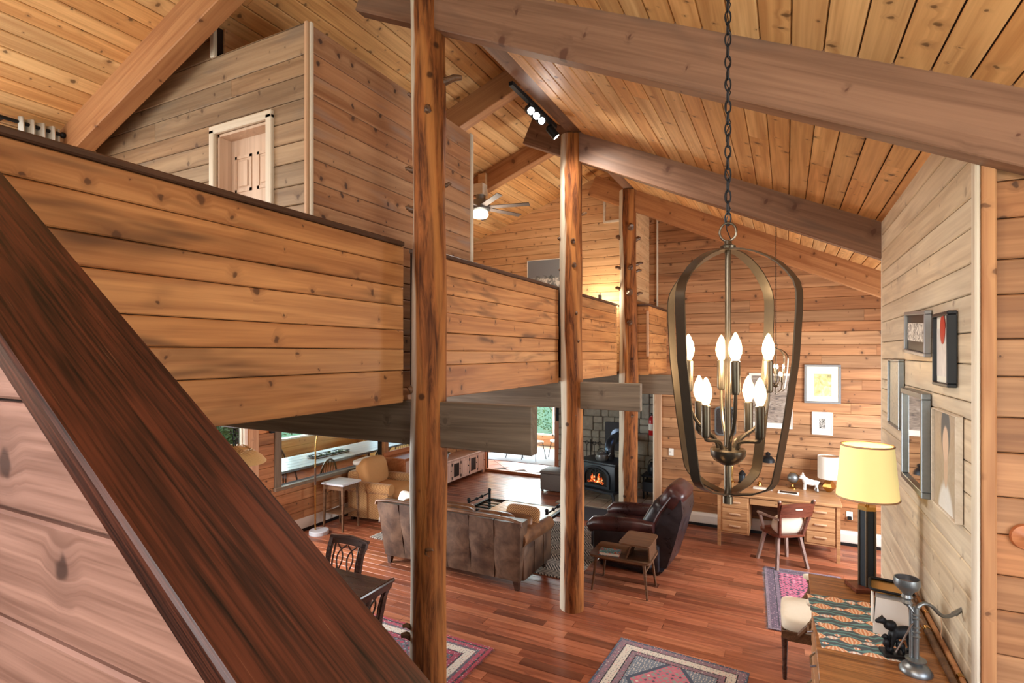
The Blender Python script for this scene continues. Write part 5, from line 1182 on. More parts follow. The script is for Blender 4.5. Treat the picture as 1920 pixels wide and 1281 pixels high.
# ---- cane sided armchair between sideboard and rug (faces -x)
cc = thing('cane_armchair', 'cream cushioned armchair with cane side next to the sideboard', 'armchair', (.25, 5.47, 0), PI/2+.02)   # front is +y
for sx in (-1, 1):
    MB().lathe([(.016, 0), (.02, .08), (.022, .10), (.017, .12), (.026, .34), (.03, .36)], 12, (sx*.27, .27, 0)).build('leg', 'dark_dining_wood', cc)
    MB().taper((sx*.25, -.26, .40), (sx*.26, -.32, 0), .04, .04, .03, .03).build('leg', 'dark_dining_wood', cc, 0)
    MB().box(sx*.27-.018, sx*.27+.018, -.27, .29, .34, .42).build('side_rail', 'walnut', cc, 0)
    a = MB().tube(bez((sx*.275, .16, .40), (sx*.30, .10, .50), (sx*.30, .02, .56), (sx*.30, .05, .66), 8), [.022]*9, 8).build('arm_support', 'walnut', cc)
    MB().tube([(sx*.30, .08, .665), (sx*.30, -.10, .68), (sx*.28, -.27, .70)], .022, 8).build('arm', 'walnut', cc)
    MB().ell((sx*.30, -.02, .70), .035, .13, .025, .6, .5).build('arm_pad', 'cream_fabric', cc, 60)
    m = MB()
    for i in range(9): m.tube([(sx*.288, .05-.036*i, .42), (sx*.298, .05-.036*i, .66)], .0035, 5)
    for i in range(7): m.tube([(sx*.288, .06, .44+.034*i), (sx*.288, -.26, .44+.034*i)], .0035, 5)
    m.build('cane_panel', 'bamboo', cc, 0)
MB().box(-.27, .27, .26, .295, .34, .42).box(-.27, .27, -.285, -.255, .34, .42).build('seat_rail', 'walnut', cc, 0)
MB().ell((0, .02, .455), .275, .28, .065, .35, .3).build('seat_cushion', 'cream_fabric', cc, 60)
MB().rbox(-.26, .26, -.35, -.28, .46, .70, .03, 2, Rx(-.12, (0, -.3, .5))).build('back_cushion', 'cream_fabric', cc)
MB().tube([(-.27, -.28, .40), (-.28, -.34, .72), (.28, -.34, .72), (.27, -.28, .40)], .02, 8).build('back_frame', 'walnut', cc)
# ---- rugs
def rug_mat(name, w, l, bands, field, speck, med):
    t = NT(name); p = t.obj(); o = t.sep(p)
    dx = t.math('SUBTRACT', w/2, t.math('ABSOLUTE', o[0])); dy = t.math('SUBTRACT', l/2, t.math('ABSOLUTE', o[1])); d = t.math('MINIMUM', dx, dy)
    def dots(sc, thr, seed=0):
        v = t.add('ShaderNodeTexVoronoi', voronoi_dimensions='2D', distance='MANHATTAN'); v.inputs['Scale'].default_value = sc; v.inputs['Randomness'].default_value = .45
        t.link(t.vmath('ADD', p, t.comb(seed, seed*.7, 0)), v.inputs['Vector']); return v.outputs['Distance'], v.outputs['Color']
    d1, c1 = dots(16, .3); d2, c2 = dots(38, .3, 3.1)
    sp = t.ramp(t.sep(c1)[0], [(i/len(speck), c) for i, c in enumerate(speck)], 'CONSTANT')
    col = t.mix(t.smooth(d1, .30, .22), field, sp)
    col = t.mix(t.smooth(d1, .62, .70), col, speck[0])
    if med:
        q = t.math('ADD', t.math('ABSOLUTE', t.math('MULTIPLY', o[0], 1/(w*.30))), t.math('ABSOLUTE', t.math('MULTIPLY', t.math('SUBTRACT', t.math('ABSOLUTE', o[1]), l*.16), 1/(l*.28))))
        ring = t.ramp(q, [(0, (1, 1, 1, 1)), (.5, (0, 0, 0, 1)), (.56, (1, 1, 1, 1)), (.62, (0, 0, 0, 1))], 'CONSTANT')
        col = t.mix(t.math('GREATER_THAN', q, .98), col, t.mix(t.smooth(d2, .2, .35), med[1], med[0]))
        col = t.mix(t.math('MULTIPLY', t.math('GREATER_THAN', q, .86), t.math('LESS_THAN', q, .98)), col, med[2])
    stops = []
    for (pos, c) in bands: stops.append((pos*2, c))
    bcol = t.ramp(t.math('MULTIPLY', d, 2), stops, 'CONSTANT'); lim = bands[-1][0]
    s2 = t.ramp(t.sep(c2)[1], [(i/len(speck), c) for i, c in enumerate(speck)], 'CONSTANT')
    bcol = t.mix(t.math('MULTIPLY', t.smooth(d2, .34, .24), .75), bcol, s2)
    col = t.mix(t.math('LESS_THAN', d, lim), col, bcol)
    n = t.noise(p, 120, 2); col = t.mix(t.math('MULTIPLY', n, .35), col, rgb(70, 60, 66))
    t.set(Base_Color=col, Roughness=.95, Sheen_Weight=.15); t.b.inputs['Specular IOR Level'].default_value = .05; t.bump(n, .3, .004)
def rug(label, mat, cx, cy, w, l, rz, fringe='XY', z0=.001, fcol='paper_white'):
    t = thing('area_rug', label, 'rug', (cx, cy, z0), rz)
    MB().box(-w/2, w/2, -l/2, l/2, 0, .009).build('pile', mat, t, 0)
    m = MB(); rs = random.Random(5)
    def tas(x, y, dx, dy):
        q = rs.uniform(.6, 1.1); sx, sy = dy*.004, dx*.004; jx, jy = rs.uniform(-.01, .01)*abs(dy)/.03, rs.uniform(-.01, .01)*abs(dx)/.03
        m.add([(x-sx, y-sy, .004), (x+sx, y+sy, .004), (x+dx*q+jx, y+dy*q+jy, .001), (x+dx*q+jx-sx, y+dy*q+jy-sy, .001), (x, y, .008)], [(0, 1, 2, 3), (0, 1, 4), (1, 2, 4), (2, 3, 4), (3, 0, 4)])
    if 'Y' in fringe:
        for s in (-1, 1):
            for i in range(int(w/.013)): tas(-w/2+i*.013, s*l/2, 0, s*.035)
    if 'X' in fringe:
        for s in (-1, 1):
            for i in range(int(l/.013)): tas(s*w/2, -l/2+i*.013, s*.035, 0)
    f = m.build('fringe', fcol, t, 0); f['kind'] = 'stuff'
    return t
blk, nav, crm, pnk, mau, gry, red = rgb(40, 36, 44), rgb(74, 86, 108), rgb(224, 214, 198), rgb(206, 116, 132), rgb(142, 112, 122), rgb(128, 134, 136), rgb(168, 44, 58)
rug_mat('rug_centre', 1.16, 1.75, [(0, nav), (.02, mau), (.075, blk), (.085, crm), (.16, blk), (.17, mau), (.215, blk), (.228, blk)], pnk, [rgb(150, 158, 150), rgb(214, 130, 140), rgb(92, 84, 96), crm, rgb(120, 130, 136)], (rgb(120, 132, 146), crm, rgb(74, 86, 104)))
rug('pale pink and navy medallion rug in the middle of the floor', 'rug_centre', -.92, 4.29, 1.16, 1.75, -.06, 'Y')
rug_mat('rug_left', 2.9, 2.2, [(0, red), (.03, blk), (.05, rgb(176, 70, 90)), (.09, rgb(96, 90, 100)), (.12, crm), (.20, blk), (.215, rgb(160, 56, 80)), (.27, blk), (.28, blk)], rgb(96, 88, 100), [rgb(176, 60, 84), blk, crm, rgb(206, 96, 70), rgb(150, 140, 150)], None)
rug('crimson and grey patterned rug under the dark dining table', 'rug_left', -3.93, 3.38, 2.9, 2.2, -.01, 'X', fcol='grey_rug')
rug_mat('rug_runner', .85, 1.75, [(0, rgb(130, 112, 120)), (.03, rgb(96, 78, 92)), (.10, blk), (.11, rgb(120, 100, 112)), (.15, blk), (.158, blk)], rgb(196, 96, 122), [rgb(60, 50, 66), rgb(150, 110, 130), rgb(96, 70, 90), rgb(190, 150, 160)], None)
rug('magenta floral runner rug in front of the desk chair', 'rug_runner', .21, 6.95, .85, 1.75, .055, 'X', fcol='grey_rug')
t = NT('kilim_weave'); o = t.sep(t.obj()); s_ = t.math('SINE', t.math('MULTIPLY', t.math('ADD', o[0], t.math('MULTIPLY', t.math('ABSOLUTE', t.math('SUBTRACT', t.math('FRACT', t.math('MULTIPLY', o[1], 3)), .5)), .25)), 150))
t.set(Base_Color=t.mix(t.smooth(s_, -.1, .3), rgb(70, 66, 66), rgb(206, 200, 190)), Roughness=.95)
rug('cream and charcoal striped woven rug under the coffee table', 'kilim_weave', -3.95, 7.30, 3.3, 2.05, -.03, 'X')
# ================================================================== dining corner under the loft
dt = thing('dining_table', 'dark wood dining table at the foot of the stairs', 'table', (-4.05, 3.17, .011))
MB().rbox(-.85, .85, -.66, .66, .71, .74, .008, 2).build('tabletop', 'dark_dining_wood', dt, 0)
MB().box(-.76, .76, -.57, -.55, .62, .71).box(-.76, .76, .55, .57, .62, .71).box(-.76, -.74, -.57, .57, .62, .71).box(.74, .76, -.57, .57, .62, .71).build('apron', 'dark_dining_wood', dt, 0)
for sx in (-1, 1):
    for sy in (-1, 1): MB().lathe([(.022, 0), (.03, .10), (.024, .14), (.036, .40), (.03, .52), (.04, .56), (.04, .71)], 14, (sx*.72, sy*.53, 0)).build('leg', 'dark_dining_wood', dt)
def dining_chair(label, loc, rz):     # front is +y
    t = thing('dining_chair', label, 'chair', loc, rz, 'lattice back dining chairs')
    MB().rbox(-.23, .23, -.20, .23, .42, .46, .015, 2).build('seat', 'dark_dining_wood', t)
    MB().ell((0, .01, .465), .21, .20, .03, .4, .35).build('seat_pad', 'cream_fabric', t, 60)
    for sx in (-1, 1):
        MB().taper((sx*.20, .19, .42), (sx*.205, .20, 0), .04, .04, .028, .028).build('leg', 'dark_dining_wood', t, 0)
        MB().strap([(sx*.20, -.27, 0), (sx*.20, -.21, .22), (sx*.20, -.19, .45), (sx*.20, -.205, .65), (sx*.205, -.25, .85), (sx*.21, -.30, .96)], .045, .03, (1, 0, 0)).build('back_post', 'dark_dining_wood', t, 0)
        MB().tube([(sx*.20, -.22, .20), (sx*.205, .19, .20)], .012, 8).build('stretcher', 'dark_dining_wood', t)
    tr = MB().strap([(-.235, -.295, .945), (-.12, -.312, .955), (0, -.318, .958), (.12, -.312, .955), (.235, -.295, .945)], .075, .03, (0, -.35, .94)).build('top_rail', 'dark_dining_wood', t, 30)
    MB().tube([(-.24, -.315, .975), (0, -.336, .99), (.24, -.315, .975)], .016, 8).build('rolled_crest', 'dark_dining_wood', tr)
    MB().tube([(-.19, -.20, .56), (.19, -.20, .56)], .015, 8).build('lower_rail', 'dark_dining_wood', t)
    for s in (-1, 1):
        for q in (-.10, .03):
            MB().tube(bez((s*(q-.03), -.20, .56), (s*(q+.16), -.21, .68), (s*(q-.14), -.24, .78), (s*(q+.09), -.285, .92), 10), .008, 6).build('lattice_bar', 'dark_dining_wood', t)
        MB().tube([(s*.15, -.20, .56), (s*.15, -.24, .78), (s*.15, -.29, .93)], .009, 6).build('lattice_bar', 'dark_dining_wood', t)
    return t
dining_chair('lattice back dining chair on the far side of the dark table', (-3.80, 3.66, .011), PI)
dining_chair('lattice back dining chair at the right end of the dark table', (-3.12, 3.18, .011), PI/2)
# woven pendant over the dining table
pn = thing('wicker_pendant', 'woven straw pendant lamp hanging on a chain over the dining table', 'pendant lamp', (-4.28, 3.09, 1.84))
MB().lathe([(.25, 0), (.255, .01), (.22, .055), (.15, .105), (.07, .14), (.03, .15), (.028, .145), (.07, .132), (.148, .097), (.215, .048), (.245, .005), (.25, 0)], 30).build('shade', 'wicker', pn)
rm = MB(); rs = random.Random(77)
for i in range(90):
    a = rs.uniform(0, 6.28); f0, f1 = rs.uniform(.05, .6), rs.uniform(.4, 1.)
    def sp(f, a): r = .04+.21*f; return (r*math.cos(a), r*math.sin(a), .155*(1-f**1.6)+.006)
    rm.tube([sp(f0, a), sp((f0+f1)/2, a+.15), sp(f1, a+.35*rs.choice((-1, 1)))], .004, 5)
w_ = rm.build('loose_straw', 'bamboo', pn, 0); w_['kind'] = 'stuff'
lk0 = MB().tube([(.016*math.cos(q), 0, .03*math.sin(q)) for q in [2*PI*i/14 for i in range(14)]], .004, 6, True).build('chain_link', 'black_iron', pn, 40, (0, 0, .17))
for i in range(1, 10):
    c = lk0.copy(); C.objects.link(c); c.location = (0, 0, .17+i*.05); c.rotation_euler = (0, 0, PI/2*(i % 2))
# wall lantern between window and opening
o = thing('wall_lantern', 'narrow black wall lantern beside the dining opening', 'wall lamp', (XL+.05, 5.44, 1.63)); MB().box(0, .05, -.03, .03, 0, .26).build('body', 'black_iron', o, 0); MB().box(-.03, .0, -.045, .045, .10, .30).build('wall_plate', 'black_iron', o, 0)
# ================================================================== dining room beyond the opening
XD = -10.4
fd = struct(MB().box(XD-.1, XL-.12, 5.45, YK, -.08, 0).build('floor_dining', 'floor_cherry', None, 0))
struct(plank_wall('wall_dining_outer', (XD, 5.4, 0), (0, 1, 0), (0, 0, 1), [0, .2, .4, .6, .78, 2.3, 2.5, 2.75], lambda v: 0, lambda v: YK-5.4, 'yellow_log', holes=[(.3, 5.3, .78, 2.3)], t=.05, rseed=71, joints=False))
struct(plank_wall('wall_dining_near', (XL-.12, 5.42, 0), (-1, 0, 0), (0, 0, 1), rows_of(0, 2.75, [.24]), lambda v: 0, lambda v: -XD+XL-.12, 'yellow_log', t=.04, rseed=72, joints=False))
struct(plank_wall('wall_dining_end', (XD, YK, 0), (1, 0, 0), (0, 0, 1), rows_of(0, 2.75, [.24]), lambda v: 0, lambda v: -XD+XL-.1, 'yellow_log', holes=[(.4, 2.6, .8, 2.2)], t=.04, rseed=73, joints=False))
struct(MB().box(XD-.1, XL-.1, 5.4, YK, 2.75, 2.85).build('ceiling_dining', 'yellow_log', None, 0))
wd2 = struct(link('window_2', None, None, (XD-.03, 8.2, 0)))
for i in range(5): MB().box(-.02, .05, -2.5+i*1.22, -2.44+i*1.22, .78, 2.3).build('mullion', 'white_paint', wd2, 0)
MB().box(-.03, .12, -2.5, 2.5, .78, .82).build('window_sill', 'white_paint', wd2, 0); MB().box(-.003, .003, -2.5, 2.5, .82, 2.3).build('pane', 'glass_pane', wd2, 0)
# window pane in the opening between the rooms
wd3 = struct(link('window_3', None, None, (XL-.05, 0, 0)))
MB().box(-.003, .003, 5.64, 7.93, .82, 2.3).build('pane', 'glass_pane', wd3, 0); MB().box(-.003, .003, 8.08, 9.6, .82, 2.3).build('pane', 'glass_pane', wd3, 0)
lt = thing('long_table', 'long pale topped dining table seen through the opening', 'table', (-8.25, 8.05, 0))
for i in range(5): place(board_mesh(3.7, .196, .04, 'white_top'), 'top_plank', lt, Vector((-.5+.2*(i+1), -1.85, .71)), (0, 1, 0), (-1, 0, 0), (0, 0, 1))
for y in (-1.45, 1.45):
    MB().box(-.35, .35, y-.04, y+.04, .64, .71).build('cross_bar', 'walnut', lt, 0)
    for s in (-1, 1): MB().taper((s*.28, y, .66), (s*.38, y+.1*(1 if y < 0 else -1)*-1, 0), .07, .06, .06, .05).build('leg', 'walnut', lt, 0)
MB().box(-.03, .03, -1.45, 1.45, .28, .34).build('stretcher', 'walnut', lt, 0)
ty = thing('planter_tray', 'flat tray of greenery in the middle of the long table', 'tray', (-8.2, 8.0, .7505), PI/2)
MB().box(-.45, .45, -.12, .12, 0, .012).build('tray_base', 'walnut', ty, 0)
MB().tube([(-.45, -.12, .04), (.45, -.12, .04), (.45, .12, .04), (-.45, .12, .04)], .008, 6, True).build('tray_rail', 'black_iron', ty)
m = MB(); rs = random.Random(9)
for i in range(150):
    x, y = rs.uniform(-.42, .42), rs.uniform(-.10, .10); a = rs.uniform(0, 6.28); L = rs.uniform(.03, .06)
    d = Vector((math.cos(a)*L, math.sin(a)*L, rs.uniform(.01, .05))); s_ = Vector((-math.sin(a), math.cos(a), 0))*.012; b = Vector((x, y, .012))
    m.add([b, b+d*.5+s_, b+d, b+d*.5-s_], [(0, 1, 2), (0, 2, 3)])
g_ = m.build('greenery', 'leaf_green', ty, 0); g_['kind'] = 'stuff'
def windsor(label, loc, rz):       # front +y
    t = thing('windsor_chair', label, 'chair', loc, rz, 'spindle chairs around the long table')
    MB().prism([(x*.21, y*.2) for x, y in rrect(-1, 1, -1, 1, .6)], .43, .46, 'Z').build('seat', 'walnut', t, 30)
    for sx in (-1, 1):
        for sy in (-1, 1): MB().tube([(sx*.14, sy*.13, .43), (sx*.20, sy*.20, 0)], [.018, .014], 8).build('leg', 'walnut', t)
    MB().tube([(sx_*.21*math.cos(q)/1, -.19-.05*math.sin(q), .46+.42*math.sin(q)) for sx_ in (1,) for q in [PI*i/14 for i in range(15)]], .018, 8).build('bow', 'walnut', t)
    for i in range(5): x = -.12+.06*i; MB().tube([(x*.9, -.17, .46), (x, -.225, .46+.42*math.sqrt(max(0, 1-(x/.21)**2)))], .007, 6).build('spindle', 'walnut', t)
    return t
windsor('spindle chair on the window side of the long table', (-9.0, 7.6, 0), -PI/2)
windsor('spindle chair at the near end of the long table', (-8.6, 6.15, 0), -.2)
windsor('spindle chair tucked on the near side of the long table', (-7.6, 7.2, 0), PI/2)
windsor('spindle chair with a pale throw at the far part of the long table', (-7.6, 8.6, 0), PI/2)
windsor('spindle chair at the far end of the long table', (-8.25, 10.2, 0), PI)
bn = thing('low_bench', 'pale low bench below the near end of the long table', 'bench', (-7.55, 6.25, 0), .1); MB().rbox(-.35, .35, -.17, .17, .40, .44, .01, 1).build('seat', 'white_top', bn, 0)
for sx in (-1, 1):
    for sy in (-1, 1): MB().taper((sx*.28, sy*.12, .40), (sx*.31, sy*.13, 0), .04, .04, .03, .03).build('leg', 'walnut', bn, 0)
# ================================================================== sunroom beyond the far opening
fs_ = struct(MB().box(-8.2, -3.0, YK, 15.0, -.08, -.002).build('floor_sunroom', 'mortar', None, 0))
n = 0
for i in range(-9, 10):
    for j in range(-9, 10):
        cx, cy = -5.6+(i+j)*.27, 13.0+(i-j)*.27
        if -7.9 < cx < -3.3 and 11.5 < cy < 14.75:
            o = MB().rbox(-.186, .186, -.186, .186, -.002, .006, .003, 1).build('tile', 'terracotta_tile', fs_, 0, (cx, cy, 0), (0, 0, PI/4)) if n == 0 else None
            if n == 0: tile0 = o
            else:
                o = tile0.copy(); C.objects.link(o); o.location = (cx, cy, 0)
            n += 1
struct(plank_wall('wall_sunroom_far', (0, 15.0, 0), (1, 0, 0), (0, 0, 1), rows_of(0, 2.8, [.17]), lambda v: -8.2, lambda v: -3.0, 'upper_wall_pine', holes=[(-7.9, -5.45, .3, 2.4)], joints=False, rseed=81))
struct(plank_wall('wall_sunroom_right', (-3.0, 15.0, 0), (0, -1, 0), (0, 0, 1), rows_of(0, 2.8, [.17]), lambda v: 0, lambda v: 15-YK-.1, 'upper_wall_pine', joints=False, rseed=82))
struct(plank_wall('wall_sunroom_left', (-8.2, YK+.1, 0), (0, 1, 0), (0, 0, 1), rows_of(0, 2.8, [.17]), lambda v: 0, lambda v: 15-YK-.1, 'upper_wall_pine', joints=False, rseed=83, holes=[(.6, 3.0, .4, 2.4)]))
struct(MB().box(-8.3, -2.9, YK+.02, 15.1, 2.8, 2.9).build('ceiling_sunroom', 'upper_wall_pine', None, 0))
wd4 = struct(link('window_4', None, None, (-6.675, 15.03, 0)))
for x in (-1.22, -.4, .4, 1.18): MB().box(x, x+.05, -.05, .02, .3, 2.4).build('mullion', 'white_paint', wd4, 0)
for z in (.3, 1.3, 2.35): MB().box(-1.22, 1.22, -.05, .02, z, z+.05).build('rail', 'white_paint', wd4, 0)
MB().box(-1.2, 1.2, -.003, .003, .35, 2.35).build('pane', 'glass_pane', wd4, 0)
trim((-5.40, 14.96, 0), (-5.40, 14.96, 2.4), .10, .05, 'trim_pine')
o = MB().prism(rrect(-7.4, -4.75, 12.35, 14.4, .03), .007, .016, 'Z').build('area_rug', 'grey_rug', None, 0); tag(o, 'pale grey rug on the sunroom tiles', 'rug')
def metal_chair(label, loc, rz):
    t = thing('patio_chair', label, 'chair', loc, rz, 'metal legged chairs in the sunroom')
    MB().ell((0, 0, .45), .23, .22, .035, .5, .5).build('seat', 'white_fabric', t, 60)
    MB().rbox(-.21, .21, -.24, -.20, .50, .86, .02, 2).build('backrest', 'white_fabric', t)
    for sx in (-1, 1):
        for sy in (-1, 1): MB().tube([(sx*.17, sy*.16, .43), (sx*.23, sy*.23, 0)], .010, 6).build('leg', 'black_iron', t)
metal_chair('pale chair with thin black legs, left in the sunroom', (-6.5, 13.0, .0165), .3); metal_chair('pale chair with thin black legs, middle of the sunroom rug', (-5.9, 12.85, .0165), -.2); metal_chair('pale chair with thin black legs, right on the sunroom rug', (-5.35, 13.3, .0165), .8)
# wooden cabinet / bench with turned rails at the sunroom's end wall
cb = thing('sunroom_cabinet', 'orange wooden cabinet against the sunroom end wall', 'cabinet', (-4.8, 14.72, .007))
MB().rbox(-.5, .5, -.24, .2, .82, .86, .006, 1).build('top', 'orange_dresser', cb, 0); MB().box(-.46, .46, -.18, .18, .06, .82).build('body', 'orange_dresser', cb, 0)
for i in range(2):
    x0 = -.44+i*.45; d = MB().rbox(x0, x0+.42, -.20, -.18, .10, .78, .005, 1).build('door', 'orange_dresser', cb, 0); MB().box(x0+.09, x0+.33, -.206, -.198, .2, .68).build('pane', 'paper_white', d, 0)
for x in (-.44, .40):
    for y in (-.16, .12): MB().box(x, x+.04, y, y+.04, 0, .06).build('foot', 'orange_dresser', cb, 0)
# ================================================================== loft
# ceiling fan
p = ony(906, 392, 6.18)
fn = thing('ceiling_fan', 'grey bladed ceiling fan with a lit lamp hung from a loft beam', 'ceiling fan', (p.x, 6.10, p.z))
MB().box(-.055, .055, .04, .12, .02, .46).build('mounting_block', 'upper_wall_pine', fn, 0); MB().box(-.07, .07, -.06, .06, .16, .30).build('mounting_plate', 'pale_trim', fn, 0)
MB().tube([(0, 0, .16), (0, 0, .06)], [.06, .045], 16).build('canopy', 'pewter', fn)
MB().lathe([(0, .10), (.10, .09), (.13, .05), (.13, -.03), (.09, -.06), (0, -.06)], 24).build('motor', 'pewter', fn)
for k in range(7):
    a = 2*PI*k/7+.22; d = Vector((math.cos(a), math.sin(a), 0)); s_ = Vector((-math.sin(a), math.cos(a), -.25))
    MB().strap([d*.12, d*.20, d*.62, d*.66], .075, .008, s_).build('blade', 'grey_box', fn, 0)
t = NT('lamp_glow'); t.set(Base_Color=rgb(250, 240, 220)); t.b.inputs['Emission Color'].default_value = (1, .9, .72, 1); t.b.inputs['Emission Strength'].default_value = 4
MB().lathe([(.105, -.06), (.11, -.10), (.09, -.13), (0, -.135)], 24).build('lamp_bowl', 'lamp_glow', fn)
ld = bpy.data.lights.new('fan_light', 'POINT'); ld.energy = 22; ld.color = (1, .88, .7); ld.shadow_soft_size = .1; link('fan_light', ld, fn, (0, 0, -.25))
# track light on the ridge beam
tr = thing('track_light', 'black track light with spot heads on the ridge beam', 'track light', (-2.15, 4.2, 5.14))
MB().box(-.02, .02, 0, 1.02, 0, .035).build('track', 'black_iron', tr, 0)
t = NT('spot_glow'); t.set(Base_Color=rgb(255, 255, 250)); t.b.inputs['Emission Color'].default_value = (1, .97, .92, 1); t.b.inputs['Emission Strength'].default_value = 30
for i, (y, rz) in enumerate(((.38, -.6), (.50, -.5), (.62, -.45), (.90, .5))):
    d = Vector((.45*math.cos(rz)+.2, -.75 if i < 3 else .55, -.55)).normalized() if i < 3 else Vector((.55, .35, -.75)).normalized()
    b = Vector((-.0, y, -.06))
    h = MB().tube([(0, y, 0), (0, y, -.06)], .008, 8).build('head_stem', 'black_iron', tr)
    MB().tube([b-d*.05, b-d*.03, b+d*.09], [.022, .04, .042], 14).build('spot_can', 'black_iron', h)
    MB().lathe([(0, 0), (.034, 0), (.03, .006), (0, .01)], 16, mat=Matrix.Translation(b+d*.086) @ d.to_track_quat('Z', 'Y').to_matrix().to_4x4()).build('lens', 'spot_glow', h)
for i, (tx, ty_, tz, e) in enumerate(((1.2, -1.5, -3.6, 75), (2.6, .8, -3.2, 75), (1.4, 3.5, -4.2, 75))):
    sd = bpy.data.lights.new('track_spot', 'SPOT'); sd.energy = e; sd.color = (1, .93, .82); sd.spot_size = 1.7; sd.spot_blend = .8; sd.shadow_soft_size = .05
    so = link('track_spot', sd, tr, (.12, .35+.12*i, -.14)); so.rotation_euler = Vector((tx, ty_, tz)).to_track_quat('-Z', 'Y').to_euler()
# conduit on the left roof
o = thing('electric_conduit', 'short black conduit on the loft ceiling by the first orange beam', 'conduit', (0, 0, 0)); a, b = onz(300, -8, zl(-3.3)-.03), onz(355, 22, zl(-3.3)-.03)
a = Vector((-3.35, 1.75, zl(-3.35)-.035)); b = Vector((-3.35, 2.29, zl(-3.35)-.035)); MB().tube([a, b], .016, 10).build('pipe', 'black_iron', o); MB().tube([b-Vector((0, .08, 0)), b], .022, 10).build('coupling', 'black_plastic', o)
# curtain and rod at the loft window
cr = thing('curtain_rod', 'black curtain rod along the loft outer wall', 'curtain rod', (XU+.10, 0, 4.535)); MB().tube([(0, -.3, 0), (0, 2.20, 0)], .014, 10).build('rod', 'black_iron', cr); MB().ell((0, 2.21, 0), .024, .024, .024, nu=10, nv=8).build('finial', 'black_iron', cr)
for y in (-.2, 1.85): MB().tube([(0, y, 0), (-.08, y, 0)], .008, 6).build('bracket', 'black_iron', cr)
def curtain(label, y0, y1, nf):
    vs = []; fs = []; n = nf*8
    for j, z in enumerate((4.575, 4.49, 3.6, 2.60)):
        for i in range(n+1):
            u = i/n; vs.append((XU+.10+.035*math.sin(u*nf*2*PI)*(1 if j else .8), y0+(y1-y0)*u, z))
    for j in range(3):
        for i in range(n): a = j*(n+1)+i; fs.append((a, a+1, a+n+2, a+n+1))
    o = MB().add(vs, fs).build('curtain', 'curtain_cloth', None, 60); tag(o, label, 'curtain', 'loft curtains'); s = o.modifiers.new('thickness', 'SOLIDIFY'); s.thickness = .004
curtain('pale grommet curtain at the right end of the loft window', 1.93, 2.19, 4)
wd5 = struct(link('window_5', None, None, (XU-.03, 1.0, 0)))
MB().box(-.02, .04, -1.14, -1.08, 3.25, 4.44).box(-.02, .04, 1.08, 1.14, 3.25, 4.44).box(-.02, .04, -1.14, 1.14, 3.25, 3.31).box(-.02, .04, -1.14, 1.14, 4.38, 4.44).build('window_frame', 'white_paint', wd5, 0); MB().box(-.003, .003, -1.08, 1.08, 3.31, 4.38).build('pane', 'glass_pane', wd5, 0)
# picture, hatch frame and a lit lamp on the loft end wall
t = NT('art_mountain'); o = t.sep(t.obj()); n1 = t.noise(t.comb(o[0], 0, o[2]), 9, 5, .65, .6)
ridge = t.math('MULTIPLY_ADD', t.math('SUBTRACT', n1, .5), .30, o[2])
t.set(Base_Color=t.mix(t.smooth(ridge, .0, .03), t.ramp(n1, [(.40, rgb(70, 78, 86)), (.50, rgb(130, 136, 140)), (.58, rgb(224, 224, 222))]), rgb(126, 132, 142)), Roughness=.5)
a, b = ony(988, 489, 8.08), ony(1054, 489, 8.08)
picture('grey snowy mountain photograph on the loft end wall', ((a.x+b.x)/2+.05, 8.105, a.z-.30), (1, 0, 0), b.x-a.x+.1, .60, .012, 'paper_white', 'art_mountain', 'art_mountain', (0, 0, 0, 0), depth=.025)
a, b = ony(1131, 371, 8.08), ony(1168, 414, 8.08)
o = thing('wall_hatch', 'square framed hatch high on the loft end wall', 'hatch', ((a.x+b.x)/2, 8.11, (a.z+b.z)/2)); w_, h_ = (b.x-a.x)/2, (a.z-b.z)/2
for (x0, x1, z0, z1) in ((-w_, w_, h_-.03, h_), (-w_, w_, -h_, -h_+.03), (-w_, -w_+.03, -h_+.03, h_-.03), (w_-.03, w_, -h_+.03, h_-.03)): MB().box(x0, x1, -.03, 0, z0, z1).build('frame_bar', 'pale_trim', o, 0)
MB().box(-w_+.03, w_-.03, -.012, 0, -h_+.03, h_-.03).build('hatch_board', 'upper_wall_pine', o, 0)
o = thing('loft_lamp', 'low lit lamp glowing behind the loft parapet', 'lamp', (-2.50, 7.78, ZL)); MB().lathe([(0, 0), (.10, 0), (.10, .02), (.02, .05), (.015, .78), (0, .78)], 16).build('stand', 'chrome', o); MB().lathe([(.13, .76), (.09, .99), (.088, .99), (.128, .76)], 22).build('shade', 'lamp_glow', o)
ld = bpy.data.lights.new('loft_lamp_bulb', 'POINT'); ld.energy = 14; ld.color = (1, .82, .58); ld.shadow_soft_size = .05; link('loft_lamp_bulb', ld, o, (0, 0, 1.03))
p = ony(1125, 566, 7.0); 
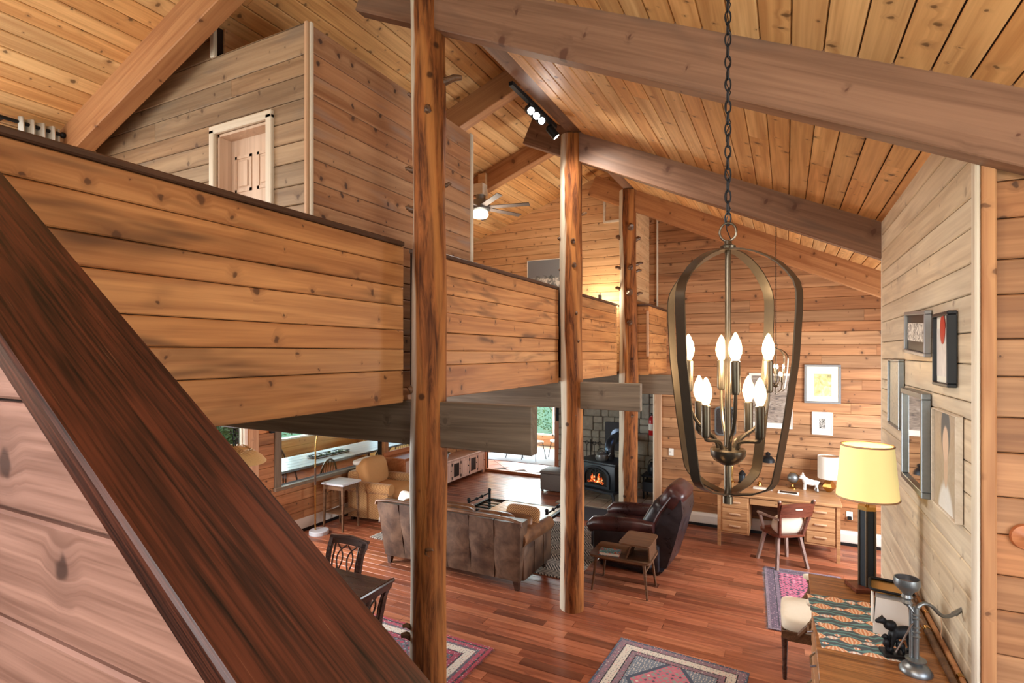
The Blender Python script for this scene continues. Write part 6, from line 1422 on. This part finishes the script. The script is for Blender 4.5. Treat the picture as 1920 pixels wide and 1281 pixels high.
o = thing('rail_clamp', 'small grey clamp standing on the parapet cap', 'clamp', (-2.27, onx(1125, 566, -2.27).y, 3.5205)); MB().rbox(-.02, .02, -.025, .025, 0, .07, .005, 1).build('body', 'pewter', o, 0); MB().tube([(0, 0, .07), (0, 0, .10)], .006, 6).build('screw', 'pewter', o)
# ================================================================== outside the windows
def shrub(label, c, r, n, seed, group='shrubs outside the windows'):
    t = thing('leafy_shrub', label, 'shrub', (c[0], c[1], 0), 0, group); rs = random.Random(seed); m = MB()
    for i in range(n):
        a, b = rs.uniform(0, 6.28), math.acos(rs.uniform(-1, 1)); q = rs.uniform(.55, 1)**.5
        P_ = Vector((r[0]*q*math.sin(b)*math.cos(a), r[1]*q*math.sin(b)*math.sin(a), c[2]+r[2]*q*math.cos(b)))
        u = Vector((rs.uniform(-1, 1), rs.uniform(-1, 1), rs.uniform(-1, 1))).normalized(); w = u.orthogonal().normalized(); L = rs.uniform(.05, .09)
        m.add([P_, P_+u*L*.5+w*L*.28, P_+u*L, P_+u*L*.5-w*L*.28], [(0, 1, 2, 3)])
    f = m.build('foliage', 'leaf_green', t, 0); f['kind'] = 'stuff'
    for k in range(4):
        a = k*1.6; MB().tube([(0, 0, 0), (.08*math.cos(a), .08*math.sin(a), c[2]*.6), (.25*math.cos(a)*r[0]*2, .25*math.sin(a)*r[1]*2, c[2]+r[2]*.3)], [.02, .014, .006], 6).build('stem', 'walnut', t)
shrub('dense green shrub right outside the window by the dining corner', (-7.36, 4.80, 1.45), (.42, .46, .95), 3600, 5)
shrub('green shrub further along outside the same window', (-7.9, 3.2, 1.3), (.6, .9, 1.1), 2600, 6)
shrub('green shrub outside the sunroom windows', (-6.8, 16.6, 1.3), (1.6, .6, 1.2), 2600, 7)
shrub('green shrub outside the long dining room windows', (-11.9, 8.4, 1.4), (.6, 3.0, 1.0), 3600, 8)
o = MB().box(-40, 40, -40, 40, -.5, -.12).build('ground', 'leaf_green', None, 0); struct(o)

for k_ in ('lit_bulb', 'fire', 'spot_glow', 'lamp_glow', 'lit_shade'): M[k_].cycles.emission_sampling = 'NONE'
